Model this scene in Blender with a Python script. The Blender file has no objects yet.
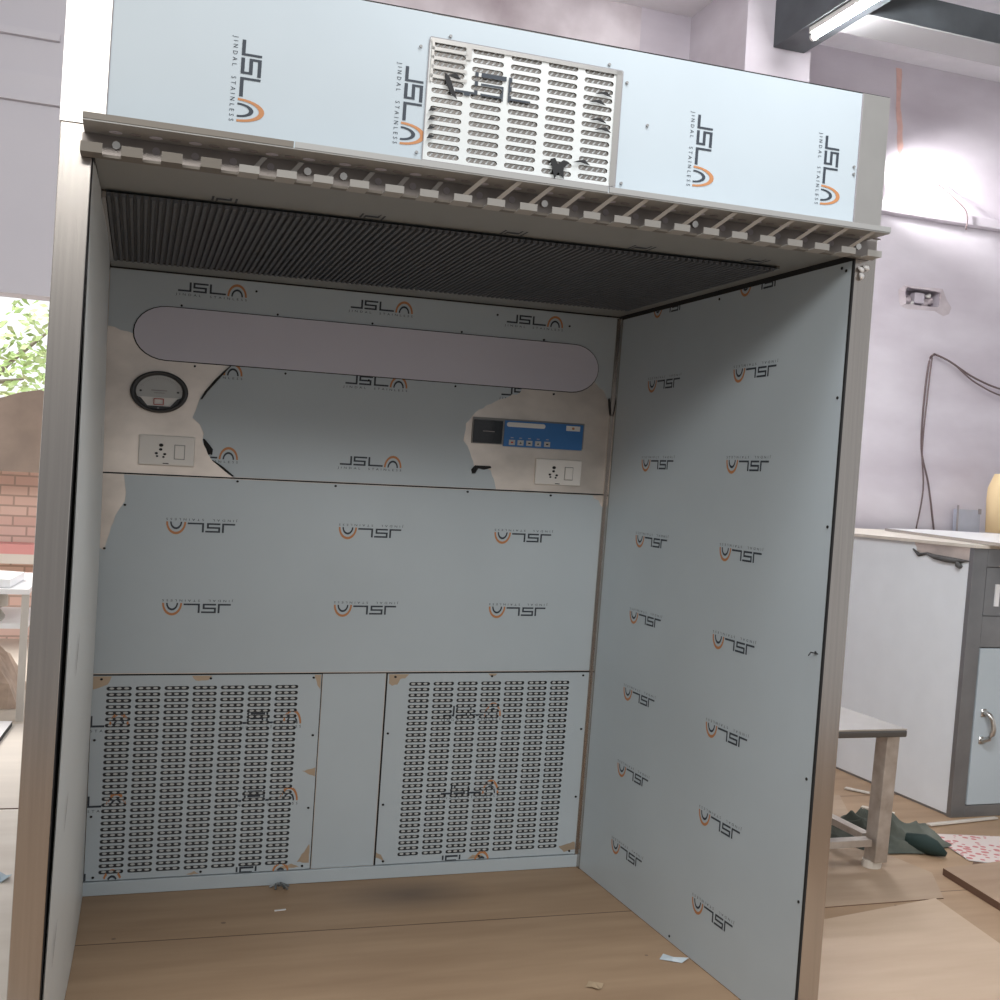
import bpy, bmesh, math, random
from mathutils import Vector, Matrix
random.seed(7)
PI = math.pi
C = bpy.context.scene.collection
S = bpy.context.scene

# ---------------------------------------------------------------- camera
cd = bpy.data.cameras.new('camera'); cam = bpy.data.objects.new('camera', cd); C.objects.link(cam)
r = Vector((0.94625772, -0.31828362, 0.05737478)); u = Vector((-0.05032724, 0.03032863, 0.99827218)); f = Vector((0.31947379, 0.94751027, -0.01268036))
cam.matrix_world = Matrix(((r.x, u.x, -f.x, 0.0908), (r.y, u.y, -f.y, -2.65992), (r.z, u.z, -f.z, 1.50778), (0, 0, 0, 1)))
cd.sensor_width = 36; cd.lens = 40.333; cd.clip_start = 0.05; cd.clip_end = 200
S.camera = cam

# ---------------------------------------------------------------- world, lights, exposure
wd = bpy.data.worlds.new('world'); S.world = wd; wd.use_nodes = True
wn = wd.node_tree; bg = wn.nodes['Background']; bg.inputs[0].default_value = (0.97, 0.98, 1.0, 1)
# open yard sky towards +Y, dim hall interior behind the viewer
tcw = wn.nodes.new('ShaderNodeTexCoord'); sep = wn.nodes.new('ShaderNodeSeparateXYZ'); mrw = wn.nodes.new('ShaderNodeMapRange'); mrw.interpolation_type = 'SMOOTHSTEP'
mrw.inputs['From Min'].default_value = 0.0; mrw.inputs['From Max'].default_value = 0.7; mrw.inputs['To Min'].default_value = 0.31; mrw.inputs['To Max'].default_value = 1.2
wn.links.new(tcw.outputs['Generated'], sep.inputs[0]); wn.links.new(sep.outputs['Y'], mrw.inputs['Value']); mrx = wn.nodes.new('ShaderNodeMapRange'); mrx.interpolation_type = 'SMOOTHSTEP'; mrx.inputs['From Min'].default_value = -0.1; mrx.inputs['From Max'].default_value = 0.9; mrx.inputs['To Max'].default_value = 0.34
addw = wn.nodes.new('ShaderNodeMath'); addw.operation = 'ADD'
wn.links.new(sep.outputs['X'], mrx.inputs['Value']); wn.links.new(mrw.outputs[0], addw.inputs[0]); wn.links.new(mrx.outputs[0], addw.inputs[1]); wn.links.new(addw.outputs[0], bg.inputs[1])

def area(name, loc, target, sx, sy, power, col):
    l = bpy.data.lights.new(name, 'AREA'); l.shape = 'RECTANGLE'; l.size = sx; l.size_y = sy; l.energy = power; l.color = col
    o = bpy.data.objects.new(name, l); C.objects.link(o); o.location = loc
    o.rotation_euler = (Vector(target) - Vector(loc)).to_track_quat('-Z', 'Y').to_euler(); return o
area('high_window_light', (-2.2, -7.0, 5.25), (0.8, 0.0, 1.4), 8.0, 1.2, 360, (1.0, 0.985, 0.95))
area('yard_daylight', (-3.0, 7.0, 6.0), (-0.8, 4.0, 0.5), 4.0, 3.0, 600, (1.0, 0.97, 0.93))
area('cabinet_fill_light', (1.5, -1.0, 4.4), (4.6, 3.0, 1.2), 1.5, 1.0, 110, (0.95, 0.97, 1.0))  # added fill for the cabinet side, no window at this spot
vs = S.view_settings
vs.view_transform = 'Standard'; vs.look = 'None'; vs.gamma = 1.0; vs.use_curve_mapping = False; vs.exposure = 0.0

# ---------------------------------------------------------------- materials
def mat(name, col, rough=0.5, metal=0.0, amp=0.0, scale=8.0, stretch=(1, 1, 1), spec=0.5, bump=0.0, col2=None, detail=6, aniso=0.0, rough_amp=0.0):
    m = bpy.data.materials.new(name); m.use_nodes = True; nt = m.node_tree; b = nt.nodes['Principled BSDF']
    b.inputs['Roughness'].default_value = rough; b.inputs['Metallic'].default_value = metal
    b.inputs['Specular IOR Level'].default_value = spec
    b.inputs['Base Color'].default_value = (*col, 1)
    if amp or bump or col2 or rough_amp:
        tc = nt.nodes.new('ShaderNodeTexCoord'); mp = nt.nodes.new('ShaderNodeMapping'); mp.inputs['Scale'].default_value = stretch
        nz = nt.nodes.new('ShaderNodeTexNoise'); nz.inputs['Scale'].default_value = scale; nz.inputs['Detail'].default_value = detail
        nt.links.new(tc.outputs['Object'], mp.inputs[0]); nt.links.new(mp.outputs[0], nz.inputs['Vector'])
        cr = nt.nodes.new('ShaderNodeValToRGB'); cr.color_ramp.elements[0].position = 0.3; cr.color_ramp.elements[1].position = 0.7
        c2 = col2 if col2 else tuple(min(1, c * (1 + amp)) for c in col)
        c1 = col if col2 else tuple(c * (1 - amp) for c in col)
        cr.color_ramp.elements[0].color = (*c1, 1); cr.color_ramp.elements[1].color = (*c2, 1)
        nt.links.new(nz.outputs['Fac'], cr.inputs[0]); nt.links.new(cr.outputs[0], b.inputs['Base Color'])
        if bump:
            bp = nt.nodes.new('ShaderNodeBump'); bp.inputs['Strength'].default_value = bump; bp.inputs['Distance'].default_value = 0.02
            nt.links.new(nz.outputs['Fac'], bp.inputs['Height']); nt.links.new(bp.outputs[0], b.inputs['Normal'])
        if rough_amp:
            mr = nt.nodes.new('ShaderNodeMapRange'); mr.inputs['To Min'].default_value = rough - rough_amp; mr.inputs['To Max'].default_value = rough + rough_amp
            nt.links.new(nz.outputs['Fac'], mr.inputs['Value']); nt.links.new(mr.outputs[0], b.inputs['Roughness'])
    return m
def emis(name, col, strength):
    m = mat(name, col); b = m.node_tree.nodes['Principled BSDF']
    b.inputs['Emission Color'].default_value = (*col, 1); b.inputs['Emission Strength'].default_value = strength; return m

FILM = mat('blue_white_protective_film', (0.49, 0.555, 0.598), 0.38, 0, amp=0.035, scale=2.2, spec=0.45)
FILMW = mat('pale_protective_film', (0.68, 0.70, 0.69), 0.4, 0, amp=0.03, scale=3, spec=0.4)
STEEL = mat('brushed_steel', (0.47, 0.435, 0.405), 0.24, 1.0, amp=0.06, scale=3.0, stretch=(40, 40, 0.6))
STEELB = mat('smudged_steel', (0.72, 0.65, 0.59), 0.42, 0.75, amp=0.2, scale=4.0, stretch=(1, 1, 1.6))
POLISH = mat('polished_steel', (0.66, 0.64, 0.61), 0.32, 1.0, amp=0.04, scale=9)
MARK = mat('printed_dark_ink', (0.035, 0.045, 0.06), 0.6)
ORANGE = mat('printed_orange_ink', (0.50, 0.22, 0.09), 0.6)
DARK = mat('black_gaps_and_parts', (0.012, 0.012, 0.013), 0.7)  # black parts, plus the shade of gaps and curled film as colour
RIBM = mat('dark_filter_mesh', (0.095, 0.103, 0.115), 0.6, 0.0, amp=0.1, scale=30)
INNER = mat('duct_interior', (0.075, 0.077, 0.082), 0.8)
PERF = mat('inner_grille_metal', (0.30, 0.30, 0.30), 0.5, 0.3)
GREYFILM = mat('grey_film', (0.26, 0.272, 0.268), 0.45, amp=0.04, scale=3)
DIFF = mat('frosted_light_cover', (0.64, 0.63, 0.72), 0.3, amp=0.02, scale=3)
WHITEP = mat('white_plastic', (0.78, 0.76, 0.73), 0.3)
BLUEP = mat('blue_membrane', (0.045, 0.19, 0.50), 0.35)
BLACKP = mat('black_glass', (0.008, 0.009, 0.012), 0.08)
BEZEL = mat('dark_bezel', (0.045, 0.047, 0.05), 0.35)
DIAL = mat('dial_face', (0.52, 0.54, 0.54), 0.25)
DIALW = mat('dial_white', (0.80, 0.80, 0.78), 0.3)
REDM = mat('red_line', (0.5, 0.06, 0.04), 0.5)
BARE = mat('bare_patch_steel', (0.50, 0.40, 0.30), 0.45, 0.5)
PLASTER = mat('lavender_plaster', (0.50, 0.45, 0.50), 0.85, amp=0.0, scale=1.5, stretch=(0.7, 1, 1.6), col2=(0.68, 0.64, 0.69), bump=0.3, detail=10)
PLASTERD = mat('stained_plaster', (0.34, 0.28, 0.30), 0.9, scale=1.9, col2=(0.74, 0.68, 0.71), bump=0.3, detail=9)
PLASTERL = mat('smooth_lavender_plaster', (0.56, 0.54, 0.585), 0.85, scale=1.0, col2=(0.60, 0.58, 0.62), bump=0.1)
CEIL = mat('white_ceiling_paint', (0.80, 0.79, 0.82), 0.9, amp=0.03)
BEAM = mat('slate_grey_paint', (0.075, 0.085, 0.095), 0.5, amp=0.25, scale=4)
BEAMLIT = mat('lit_grey_beam', (0.45, 0.45, 0.46), 0.6)  # cross beam underside, the light falling on it put into the colour
TUBE = emis('tube_light_glow', (1.0, 1.0, 1.0), 150)
PLY = mat('plywood_sheet', (0.50, 0.36, 0.25), 0.6, scale=3.5, stretch=(0.7, 5, 1), col2=(0.62, 0.47, 0.35), detail=8)
PLYE = mat('plywood_edge', (0.16, 0.09, 0.06), 0.8)
PALEB = mat('pale_board', (0.62, 0.56, 0.49), 0.6, scale=2, stretch=(0.6, 4, 1), col2=(0.72, 0.67, 0.60))
CLOTHM = mat('grey_green_cloth', (0.065, 0.075, 0.062), 0.9, scale=7, col2=(0.15, 0.16, 0.135))
TEAL = mat('dark_teal_cloth', (0.014, 0.032, 0.028), 0.8, amp=0.2)
TARP = mat('brown_tarpaulin', (0.20, 0.15, 0.115), 0.7, amp=0.15, scale=4)
LEAF = mat('green_leaves', (0.34, 0.52, 0.16), 0.5, scale=3, col2=(0.66, 0.80, 0.44))
BRANCH = mat('grey_bark', (0.30, 0.27, 0.22), 0.8)
SACK = mat('brown_paper_sack', (0.42, 0.32, 0.25), 0.8, amp=0.2, scale=12)
WHITES = mat('white_sheet', (0.85, 0.85, 0.86), 0.35)
YELL = mat('beige_foam', (0.72, 0.55, 0.32), 0.7)
CABLEM = mat('grey_brown_cable', (0.13, 0.09, 0.09), 0.5)
GROUND = mat('pale_yard_ground', (0.60, 0.53, 0.45), 0.9, amp=0.1, scale=2)
RUST = mat('tan_rusty_steel', (0.42, 0.36, 0.31), 0.4, 0.6, scale=14, col2=(0.62, 0.57, 0.52))
CABST = mat('cabinet_grey_steel', (0.27, 0.275, 0.285), 0.4, 0.75, amp=0.12, scale=6)
SEAM = mat('faint_joint', (0.30, 0.28, 0.29), 0.8)

def floor_mat():
    m = bpy.data.materials.new('plywood_floor'); m.use_nodes = True; nt = m.node_tree; b = nt.nodes['Principled BSDF']; L = nt.links.new
    tc = nt.nodes.new('ShaderNodeTexCoord'); mp = nt.nodes.new('ShaderNodeMapping'); mp.inputs['Scale'].default_value = (0.6, 4.0, 1)
    nz = nt.nodes.new('ShaderNodeTexNoise'); nz.inputs['Scale'].default_value = 2.6; nz.inputs['Detail'].default_value = 9
    cr = nt.nodes.new('ShaderNodeValToRGB'); cr.color_ramp.elements[0].position = 0.32; cr.color_ramp.elements[1].position = 0.68
    cr.color_ramp.elements[0].color = (0.36, 0.235, 0.142, 1); cr.color_ramp.elements[1].color = (0.45, 0.305, 0.19, 1)
    L(tc.outputs['Object'], mp.inputs[0]); L(mp.outputs[0], nz.inputs['Vector']); L(nz.outputs['Fac'], cr.inputs[0])
    br = nt.nodes.new('ShaderNodeTexBrick'); br.inputs['Scale'].default_value = 1.0; br.inputs['Brick Width'].default_value = 9.0; br.inputs['Row Height'].default_value = 1.3
    br.inputs['Mortar Size'].default_value = 0.0035; br.inputs['Mortar Smooth'].default_value = 0.1
    br.inputs['Color1'].default_value = (1, 1, 1, 1); br.inputs['Color2'].default_value = (0.86, 0.86, 0.87, 1); br.inputs['Mortar'].default_value = (0.3, 0.24, 0.2, 1)
    mp2 = nt.nodes.new('ShaderNodeMapping'); mp2.inputs['Location'].default_value = (1.15, 0.27, 0); mp2.inputs['Rotation'].default_value = (0, 0, math.radians(1.4))
    L(tc.outputs['Object'], mp2.inputs[0]); L(mp2.outputs[0], br.inputs['Vector'])
    mx = nt.nodes.new('ShaderNodeMix'); mx.data_type = 'RGBA'; mx.blend_type = 'MULTIPLY'; mx.inputs[0].default_value = 1
    L(cr.outputs[0], mx.inputs[6]); L(br.outputs['Color'], mx.inputs[7])
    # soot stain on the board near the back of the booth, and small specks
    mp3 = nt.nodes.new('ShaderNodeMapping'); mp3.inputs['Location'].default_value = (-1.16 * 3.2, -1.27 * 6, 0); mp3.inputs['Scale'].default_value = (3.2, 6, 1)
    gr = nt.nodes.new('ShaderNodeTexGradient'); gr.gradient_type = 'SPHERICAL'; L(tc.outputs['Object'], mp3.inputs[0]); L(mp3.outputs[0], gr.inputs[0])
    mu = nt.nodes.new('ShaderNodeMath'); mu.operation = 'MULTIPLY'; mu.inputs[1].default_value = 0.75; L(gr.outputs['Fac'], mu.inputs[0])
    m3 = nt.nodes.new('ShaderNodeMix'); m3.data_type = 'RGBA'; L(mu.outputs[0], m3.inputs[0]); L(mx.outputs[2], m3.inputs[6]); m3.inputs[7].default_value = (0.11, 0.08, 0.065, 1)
    vo = nt.nodes.new('ShaderNodeTexVoronoi'); vo.inputs['Scale'].default_value = 5.5; L(tc.outputs['Object'], vo.inputs['Vector'])
    lt = nt.nodes.new('ShaderNodeMath'); lt.operation = 'LESS_THAN'; lt.inputs[1].default_value = 0.05; L(vo.outputs['Distance'], lt.inputs[0])
    ml = nt.nodes.new('ShaderNodeMath'); ml.operation = 'MULTIPLY'; ml.inputs[1].default_value = 0.6; L(lt.outputs[0], ml.inputs[0])
    m4 = nt.nodes.new('ShaderNodeMix'); m4.data_type = 'RGBA'; L(ml.outputs[0], m4.inputs[0]); L(m3.outputs[2], m4.inputs[6]); m4.inputs[7].default_value = (0.10, 0.06, 0.045, 1)
    L(m4.outputs[2], b.inputs['Base Color']); b.inputs['Roughness'].default_value = 0.55
    return m
def brick_mat():
    m = bpy.data.materials.new('pale_red_brick'); m.use_nodes = True; nt = m.node_tree; b = nt.nodes['Principled BSDF']; L = nt.links.new
    tc = nt.nodes.new('ShaderNodeTexCoord'); mp = nt.nodes.new('ShaderNodeMapping'); mp.inputs['Rotation'].default_value = (PI / 2, 0, 0)
    br = nt.nodes.new('ShaderNodeTexBrick'); br.inputs['Scale'].default_value = 1; br.inputs['Brick Width'].default_value = 0.22; br.inputs['Row Height'].default_value = 0.085
    br.inputs['Mortar Size'].default_value = 0.008; br.inputs['Color1'].default_value = (0.78, 0.55, 0.47, 1); br.inputs['Color2'].default_value = (0.85, 0.64, 0.55, 1); br.inputs['Mortar'].default_value = (0.55, 0.40, 0.33, 1)
    L(tc.outputs['Object'], mp.inputs[0]); L(mp.outputs[0], br.inputs['Vector']); L(br.outputs['Color'], b.inputs['Base Color']); b.inputs['Roughness'].default_value = 0.9
    return m
def print_mat():
    m = bpy.data.materials.new('red_white_print'); m.use_nodes = True; nt = m.node_tree; b = nt.nodes['Principled BSDF']; L = nt.links.new
    tc = nt.nodes.new('ShaderNodeTexCoord'); nz = nt.nodes.new('ShaderNodeTexVoronoi'); nz.inputs['Scale'].default_value = 26; L(tc.outputs['Object'], nz.inputs['Vector'])
    cr = nt.nodes.new('ShaderNodeValToRGB'); cr.color_ramp.interpolation = 'CONSTANT'
    cr.color_ramp.elements[0].color = (0.60, 0.20, 0.2, 1); cr.color_ramp.elements[1].position = 0.36; cr.color_ramp.elements[1].color = (0.78, 0.68, 0.64, 1)
    L(nz.outputs['Distance'], cr.inputs[0]); L(cr.outputs[0], b.inputs['Base Color']); return m
FLOORM = floor_mat(); BRICK = brick_mat(); PRINT = print_mat()

# ---------------------------------------------------------------- mesh helpers
W, D, H, TL, TR = 1.9434, 1.4574, 2.2, 0.0668, 0.0696
OFF = [[[(-0.0299, 0, 0), (-0.0097, 0, -0.0086)], [(0.0295, -0.0031, 0), (0.0101, -0.0276, -0.0155)]],
       [[(-0.0007, 0, 0), (0.043, 0, 0.0061)], [(-0.0509, 0.007, 0), (0.0086, 0.0237, 0.0141)]]]
def booth(p):          # trilinear warp, shell corners shifted by offsets fitted to image coordinates
    x, y, z = p; a, b, c = x / W, y / D, z / H; o = [x, y, z]
    for i in (0, 1):
        for j in (0, 1):
            for k in (0, 1):
                w = (a if i else 1 - a) * (b if j else 1 - b) * (c if k else 1 - c)
                for n in range(3): o[n] += w * OFF[i][j][k][n]
    return tuple(o)
BACK = lambda u, v, d: (u, D - d, v)
RIGHT = lambda u, v, d: (W - d, -u, v)
FRONT = lambda u, v, d: (u, -d, v)
TOP = lambda u, v, d: (u, v, H - d)
XZ = lambda y0: (lambda u, v, d: (u, y0 - d, v))
XY = lambda z0: (lambda u, v, d: (u, v, z0 + d))

class MB:
    def __init__(s): s.v = []; s.f = []; s.m = []
    def add(s, vs, fs, m=0):
        n = len(s.v); s.v += [tuple(p) for p in vs]
        for q in fs: s.f.append([n + i for i in q]); s.m.append(m)
    def box(s, a, b, m=0):
        x0, y0, z0 = a; x1, y1, z1 = b
        s.add([(x0, y0, z0), (x1, y0, z0), (x1, y1, z0), (x0, y1, z0), (x0, y0, z1), (x1, y0, z1), (x1, y1, z1), (x0, y1, z1)],
              [(0, 3, 2, 1), (4, 5, 6, 7), (0, 1, 5, 4), (1, 2, 6, 5), (2, 3, 7, 6), (3, 0, 4, 7)], m)
    def prism(s, poly, F, d0, d1, m=0):
        n = len(poly); vs = [F(a, b, d0) for a, b in poly] + [F(a, b, d1) for a, b in poly]
        s.add(vs, [list(range(n))[::-1], list(range(n, 2 * n))] + [(i, (i + 1) % n, n + (i + 1) % n, n + i) for i in range(n)], m)
    def flat(s, poly, F, d, m=0): s.add([F(a, b, d) for a, b in poly], [list(range(len(poly)))], m)
    def tube(s, pts, rad, m=0, n=8, cap=True):
        P = [Vector(p) for p in pts]; rings = []
        for i, p in enumerate(P):
            t = (P[min(i + 1, len(P) - 1)] - P[max(i - 1, 0)]).normalized()
            a = t.cross(Vector((0, 0, 1)) if abs(t.z) < 0.9 else Vector((1, 0, 0))).normalized(); b = t.cross(a)
            rr = rad[i] if isinstance(rad, (list, tuple)) else rad
            rings.append([p + (a * math.cos(2 * PI * k / n) + b * math.sin(2 * PI * k / n)) * rr for k in range(n)])
        vs = [q for g in rings for q in g]
        fs = [(i * n + k, i * n + (k + 1) % n, (i + 1) * n + (k + 1) % n, (i + 1) * n + k) for i in range(len(P) - 1) for k in range(n)]
        if cap: fs += [list(range(n))[::-1], [(len(P) - 1) * n + k for k in range(n)]]
        s.add(vs, fs, m)
    def build(s, name, mats, parent=None, warp=None, origin=None, smooth=False, bevel=0):
        if not isinstance(mats, (list, tuple)): mats = [mats]
        vs, fs, ms = s.v, s.f, s.m
        if warp:
            bm = bmesh.new(); bv = [bm.verts.new(p) for p in vs]
            for q, mi in zip(fs, ms):
                try: bm.faces.new([bv[i] for i in q]).material_index = mi
                except ValueError: pass
            bm.normal_update(); bmesh.ops.triangulate(bm, faces=[q for q in bm.faces if len(q.verts) > 6])
            for ax in range(3):
                lo = min(p[ax] for p in vs); hi = max(p[ax] for p in vs); no = [0, 0, 0]; no[ax] = 1; k = math.ceil(lo / 0.2 + 1e-6)
                while k * 0.2 < hi - 1e-6:
                    if hi - lo > 0.3:
                        co = [0, 0, 0]; co[ax] = k * 0.2
                        bmesh.ops.bisect_plane(bm, geom=bm.verts[:] + bm.edges[:] + bm.faces[:], dist=1e-6, plane_co=co, plane_no=no)
                    k += 1
            bm.verts.index_update(); vs = [warp(tuple(v.co)) for v in bm.verts]; fs = [[v.index for v in q.verts] for q in bm.faces]; ms = [q.material_index for q in bm.faces]; bm.free()
        if parent is not None: o0 = parent['_o'] if '_o' in parent else (0, 0, 0)
        elif origin is not None: o0 = origin
        else:
            o0 = (sum(p[0] for p in vs) / len(vs), sum(p[1] for p in vs) / len(vs), min(p[2] for p in vs))
        me = bpy.data.meshes.new(name); me.from_pydata([(p[0] - o0[0], p[1] - o0[1], p[2] - o0[2]) for p in vs], [], fs)
        for m in mats: me.materials.append(m)
        for p, mi in zip(me.polygons, ms): p.material_index = mi
        bm = bmesh.new(); bm.from_mesh(me); bmesh.ops.recalc_face_normals(bm, faces=bm.faces)
        bmesh.ops.triangulate(bm, faces=[q for q in bm.faces if len(q.verts) > 6]); bm.to_mesh(me); bm.free()
        if smooth:
            for p in me.polygons: p.use_smooth = True
        o = bpy.data.objects.new(name, me); C.objects.link(o)
        if parent is not None: o.parent = parent; o['_o'] = o0
        else: o.location = o0; o['_o'] = o0
        if bevel:
            b = o.modifiers.new('bevel', 'BEVEL'); b.width = bevel; b.segments = 2; b.limit_method = 'ANGLE'
        return o
def tag(o, label, cat, group=None):
    o['label'] = label; o['category'] = cat
    if group: o['group'] = group
    return o
def thing(name, label, cat, loc, group=None):
    o = bpy.data.objects.new(name, None); C.objects.link(o); o.location = loc; o['_o'] = tuple(loc); o.empty_display_size = 0.1
    return tag(o, label, cat, group)
def struct(name, mb, mats, **k):
    o = mb.build(name, mats, **k); o['kind'] = 'structure'; return o
def rect(a, b, c, d): return [(a, b), (c, b), (c, d), (a, d)]
def capsule(cx, cy, w, h, n=2):     # 10-point slot outline
    rr = h / 2; dx = w / 2 - rr; pts = []
    for k in range(5): a = -PI / 2 + PI * k / 4; pts.append((cx + dx + rr * math.cos(a), cy + rr * math.sin(a)))
    for k in range(5): a = PI / 2 + PI * k / 4; pts.append((cx - dx + rr * math.cos(a), cy + rr * math.sin(a)))
    return pts
def slotted(mb, F, d, t, x0, z0, x1, z1, ax, az, px, pz, nx, nz, sw, sh, m=0):
    # sheet x0..x1, z0..z1 with nx by nz slots, first cell corner at (ax, az)
    bx, bz = ax + px * nx, az + pz * nz
    for q in (rect(x0, z0, x1, az), rect(x0, bz, x1, z1), rect(x0, az, ax, bz), rect(bx, az, x1, bz)): mb.flat(q, F, d, m)
    for i in range(nx):
        for j in range(nz):
            a0, b0, a1, b1 = ax + i * px, az + j * pz, ax + (i + 1) * px, az + (j + 1) * pz
            cx, cz = (a0 + a1) / 2, (b0 + b1) / 2; cp = capsule(cx, cz, sw, sh)
            rc = [(cp[0][0], b0), (a1, b0), (a1, cz), (a1, b1), (cp[4][0], b1), (cp[5][0], b1), (a0, b1), (a0, cz), (a0, b0), (cp[9][0], b0)]
            vs = [F(p, q, d) for p, q in cp] + [F(p, q, d) for p, q in rc] + [F(p, q, d - t) for p, q in cp]
            fs = [(k, (k + 1) % 10, 10 + (k + 1) % 10, 10 + k) for k in range(10)] + [(k, 20 + k, 20 + (k + 1) % 10, (k + 1) % 10) for k in range(10)]
            mb.add(vs, fs, m)
def jag(poly, amp=0.004, step=0.02):
    out = []
    for i, p in enumerate(poly):
        q = poly[(i + 1) % len(poly)]; l = math.dist(p, q); n = max(1, int(l / step))
        if abs(p[0] - q[0]) < 1e-6 or abs(p[1] - q[1]) < 1e-6: n = 1
        nx, ny = (-(q[1] - p[1]) / (l + 1e-9), (q[0] - p[0]) / (l + 1e-9))
        for k in range(n):
            t = k / n; e = random.uniform(-amp, amp) if k else 0
            out.append((p[0] + (q[0] - p[0]) * t + nx * e, p[1] + (q[1] - p[1]) * t + ny * e))
    return out
def inside(poly, x, y):
    c = False; j = len(poly) - 1
    for i in range(len(poly)):
        xi, yi = poly[i]; xj, yj = poly[j]
        if (yi > y) != (yj > y) and x < (xj - xi) * (y - yi) / (yj - yi) + xi: c = not c
        j = i
    return c

# ---------------------------------------------------------------- printed film logo (JSL + arch + JINDAL STAINLESS)
def text_mesh(body, spacing=1.25):
    cu = bpy.data.curves.new('t', 'FONT'); cu.body = body; cu.size = 1; cu.resolution_u = 2; cu.space_character = spacing
    o = bpy.data.objects.new('t', cu); C.objects.link(o); bpy.context.view_layer.update()
    me = bpy.data.meshes.new_from_object(o.evaluated_get(bpy.context.evaluated_depsgraph_get()))
    vs = [(v.co.x, v.co.y) for v in me.vertices]; fs = [tuple(p.vertices) for p in me.polygons]
    bpy.data.objects.remove(o); bpy.data.curves.remove(cu); bpy.data.meshes.remove(me)
    x0 = min(v[0] for v in vs); x1 = max(v[0] for v in vs); y0 = min(v[1] for v in vs); y1 = max(v[1] for v in vs)
    return [((a - x0) / (x1 - x0), (b - y0) / (y1 - y0)) for a, b in vs], fs
JT = text_mesh('JINDAL  STAINLESS', 1.9)
def logo_shapes():
    T = 0.2; s = 0.028; out = []
    def bar(x0, y0, x1, y1): out.append(([(x0, y0), (x1, y0), (x1, y1), (x0, y1)], 0))
    bar(0.03, 0, 0.215, T); bar(0.187, T, 0.215, 1.12)                                  # J
    bar(0.24, 0, 0.43, T); bar(0.402, T, 0.43, 0.45); bar(0.24, 0.45, 0.43, 0.45 + T); bar(0.24, 0.65, 0.268, 0.92); bar(0.24, 0.92, 0.45, 1.12)   # S
    bar(0.47, 0, 0.498, 1.12); bar(0.498, 0, 0.70, T)                                    # L
    for (r0, r1, m) in ((0.80, 1.0, 1), (0.44, 0.60, 0)):
        n = 14
        for k in range(n):
            a, b = PI * k / n, PI * (k + 1) / n
            P = lambda rr, t: (0.86 + 0.14 * rr * math.cos(t), -0.06 + 1.5 * rr * math.sin(t))
            out.append(([P(r0, a), P(r1, a), P(r1, b), P(r0, b)], m))
    return out
LS = logo_shapes()
def logo(mb, F, cu, cv, L, h, rot, d, mi, mo, mask=None, fine=False, text=True):
    ca, sa = round(math.cos(rot)), round(math.sin(rot))
    def T(p):
        a, b = (p[0] - 0.5) * L, (p[1] - 0.48) * h
        return (cu + a * ca - b * sa, cv + a * sa + b * ca)
    def put(poly, m):
        q = [T(p) for p in poly]
        if mask and not mask(sum(a for a, _ in q) / len(q), sum(b for _, b in q) / len(q)): return
        mb.flat(q, F, d, m)
    for poly, m in LS:
        m = mo if m else mi
        if mask:
            x0, y0 = poly[0]; x1, y1 = poly[1]; xs = [p[0] for p in poly]; ys = [p[1] for p in poly]
            n = 1 if len(set(xs)) > 2 else max(1, int((max(xs) - min(xs)) / 0.012)); k = 1 if len(set(xs)) > 2 else max(1, int((max(ys) - min(ys)) / 0.1))
            if n == 1 and k == 1: 
                A, B_, C_, D_ = poly
                for j in range(3):
                    t0, t1 = j / 3, (j + 1) / 3; mixp = lambda p, q, t: (p[0] + (q[0] - p[0]) * t, p[1] + (q[1] - p[1]) * t)
                    put([mixp(A, B_, t0), mixp(A, B_, t1), mixp(D_, C_, t1), mixp(D_, C_, t0)], m)
            else:
                a0, a1, b0, b1 = min(xs), max(xs), min(ys), max(ys)
                for i in range(n):
                    for j in range(k): put(rect(a0 + (a1 - a0) * i / n, b0 + (b1 - b0) * j / k, a0 + (a1 - a0) * (i + 1) / n, b0 + (b1 - b0) * (j + 1) / k), m)
        else: put(poly, m)
    if text:
        vs, fs = JT; tv = [T((a, -0.56 + 0.34 * b)) for a, b in vs]
        if mask: fs = [q for q in fs if mask(sum(tv[i][0] for i in q) / len(q), sum(tv[i][1] for i in q) / len(q))]
        mb.add([F(a, b, d) for a, b in tv], fs, mi)

# ================================================================ STRUCTURE
b = MB(); b.box((-3.5, -3.5, -0.05), (8.5, 4.2, 0)); struct('floor', b, FLOORM, origin=(0, 0, 0))
b = MB(); b.box((-6, 4.2, -0.1), (3, 14, -0.02)); o = struct('floor_yard', b, GROUND)
# back wall with the yard opening on the left
b = MB()
b.box((-3.5, 4.2, 2.43), (1.0, 4.4, 4.74)); b.box((1.0, 4.2, 2.43), (3.2, 4.4, 4.74), 2); b.box((3.2, 4.2, 0), (8.5, 4.4, 3.0), 1); b.box((0.6, 4.2, 0), (3.2, 4.4, 2.43), 1)
# niche knocked into the plaster: built as pieces around the hole
b.box((3.2, 4.2, 3.0), (5.42, 4.4, 3.13), 1); b.box((5.74, 4.2, 3.0), (8.5, 4.4, 3.13), 1); b.box((5.42, 4.32, 3.0), (5.74, 4.4, 3.13), 1)
b.box((3.2, 4.2, 3.13), (8.5, 4.4, 4.74), 1)
struct('wall_back', b, [PLASTERL, PLASTER, PLASTERD], origin=(0, 4.2, 0))
b = MB(); b.box((-2.5, 1.6, 4.74), (8.5, 4.4, 4.85)); struct('ceiling', b, CEIL)
b = MB(); b.box((3.57, 3.45, 0), (4.03, 4.2, 4.74)); struct('wall_column', b, PLASTER)
b = MB(); b.box((4.04, 4.13, 3.63), (8.5, 4.2, 3.70)); struct('trim_1', b, PLASTER, bevel=0.006)
b = MB(); b.box((-3.5, 4.17, 3.50), (-0.33, 4.2, 3.53)); b.box((-3.5, 4.185, 3.53), (-0.33, 4.2, 3.66)); struct('trim_2', b, PLASTERL)
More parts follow.
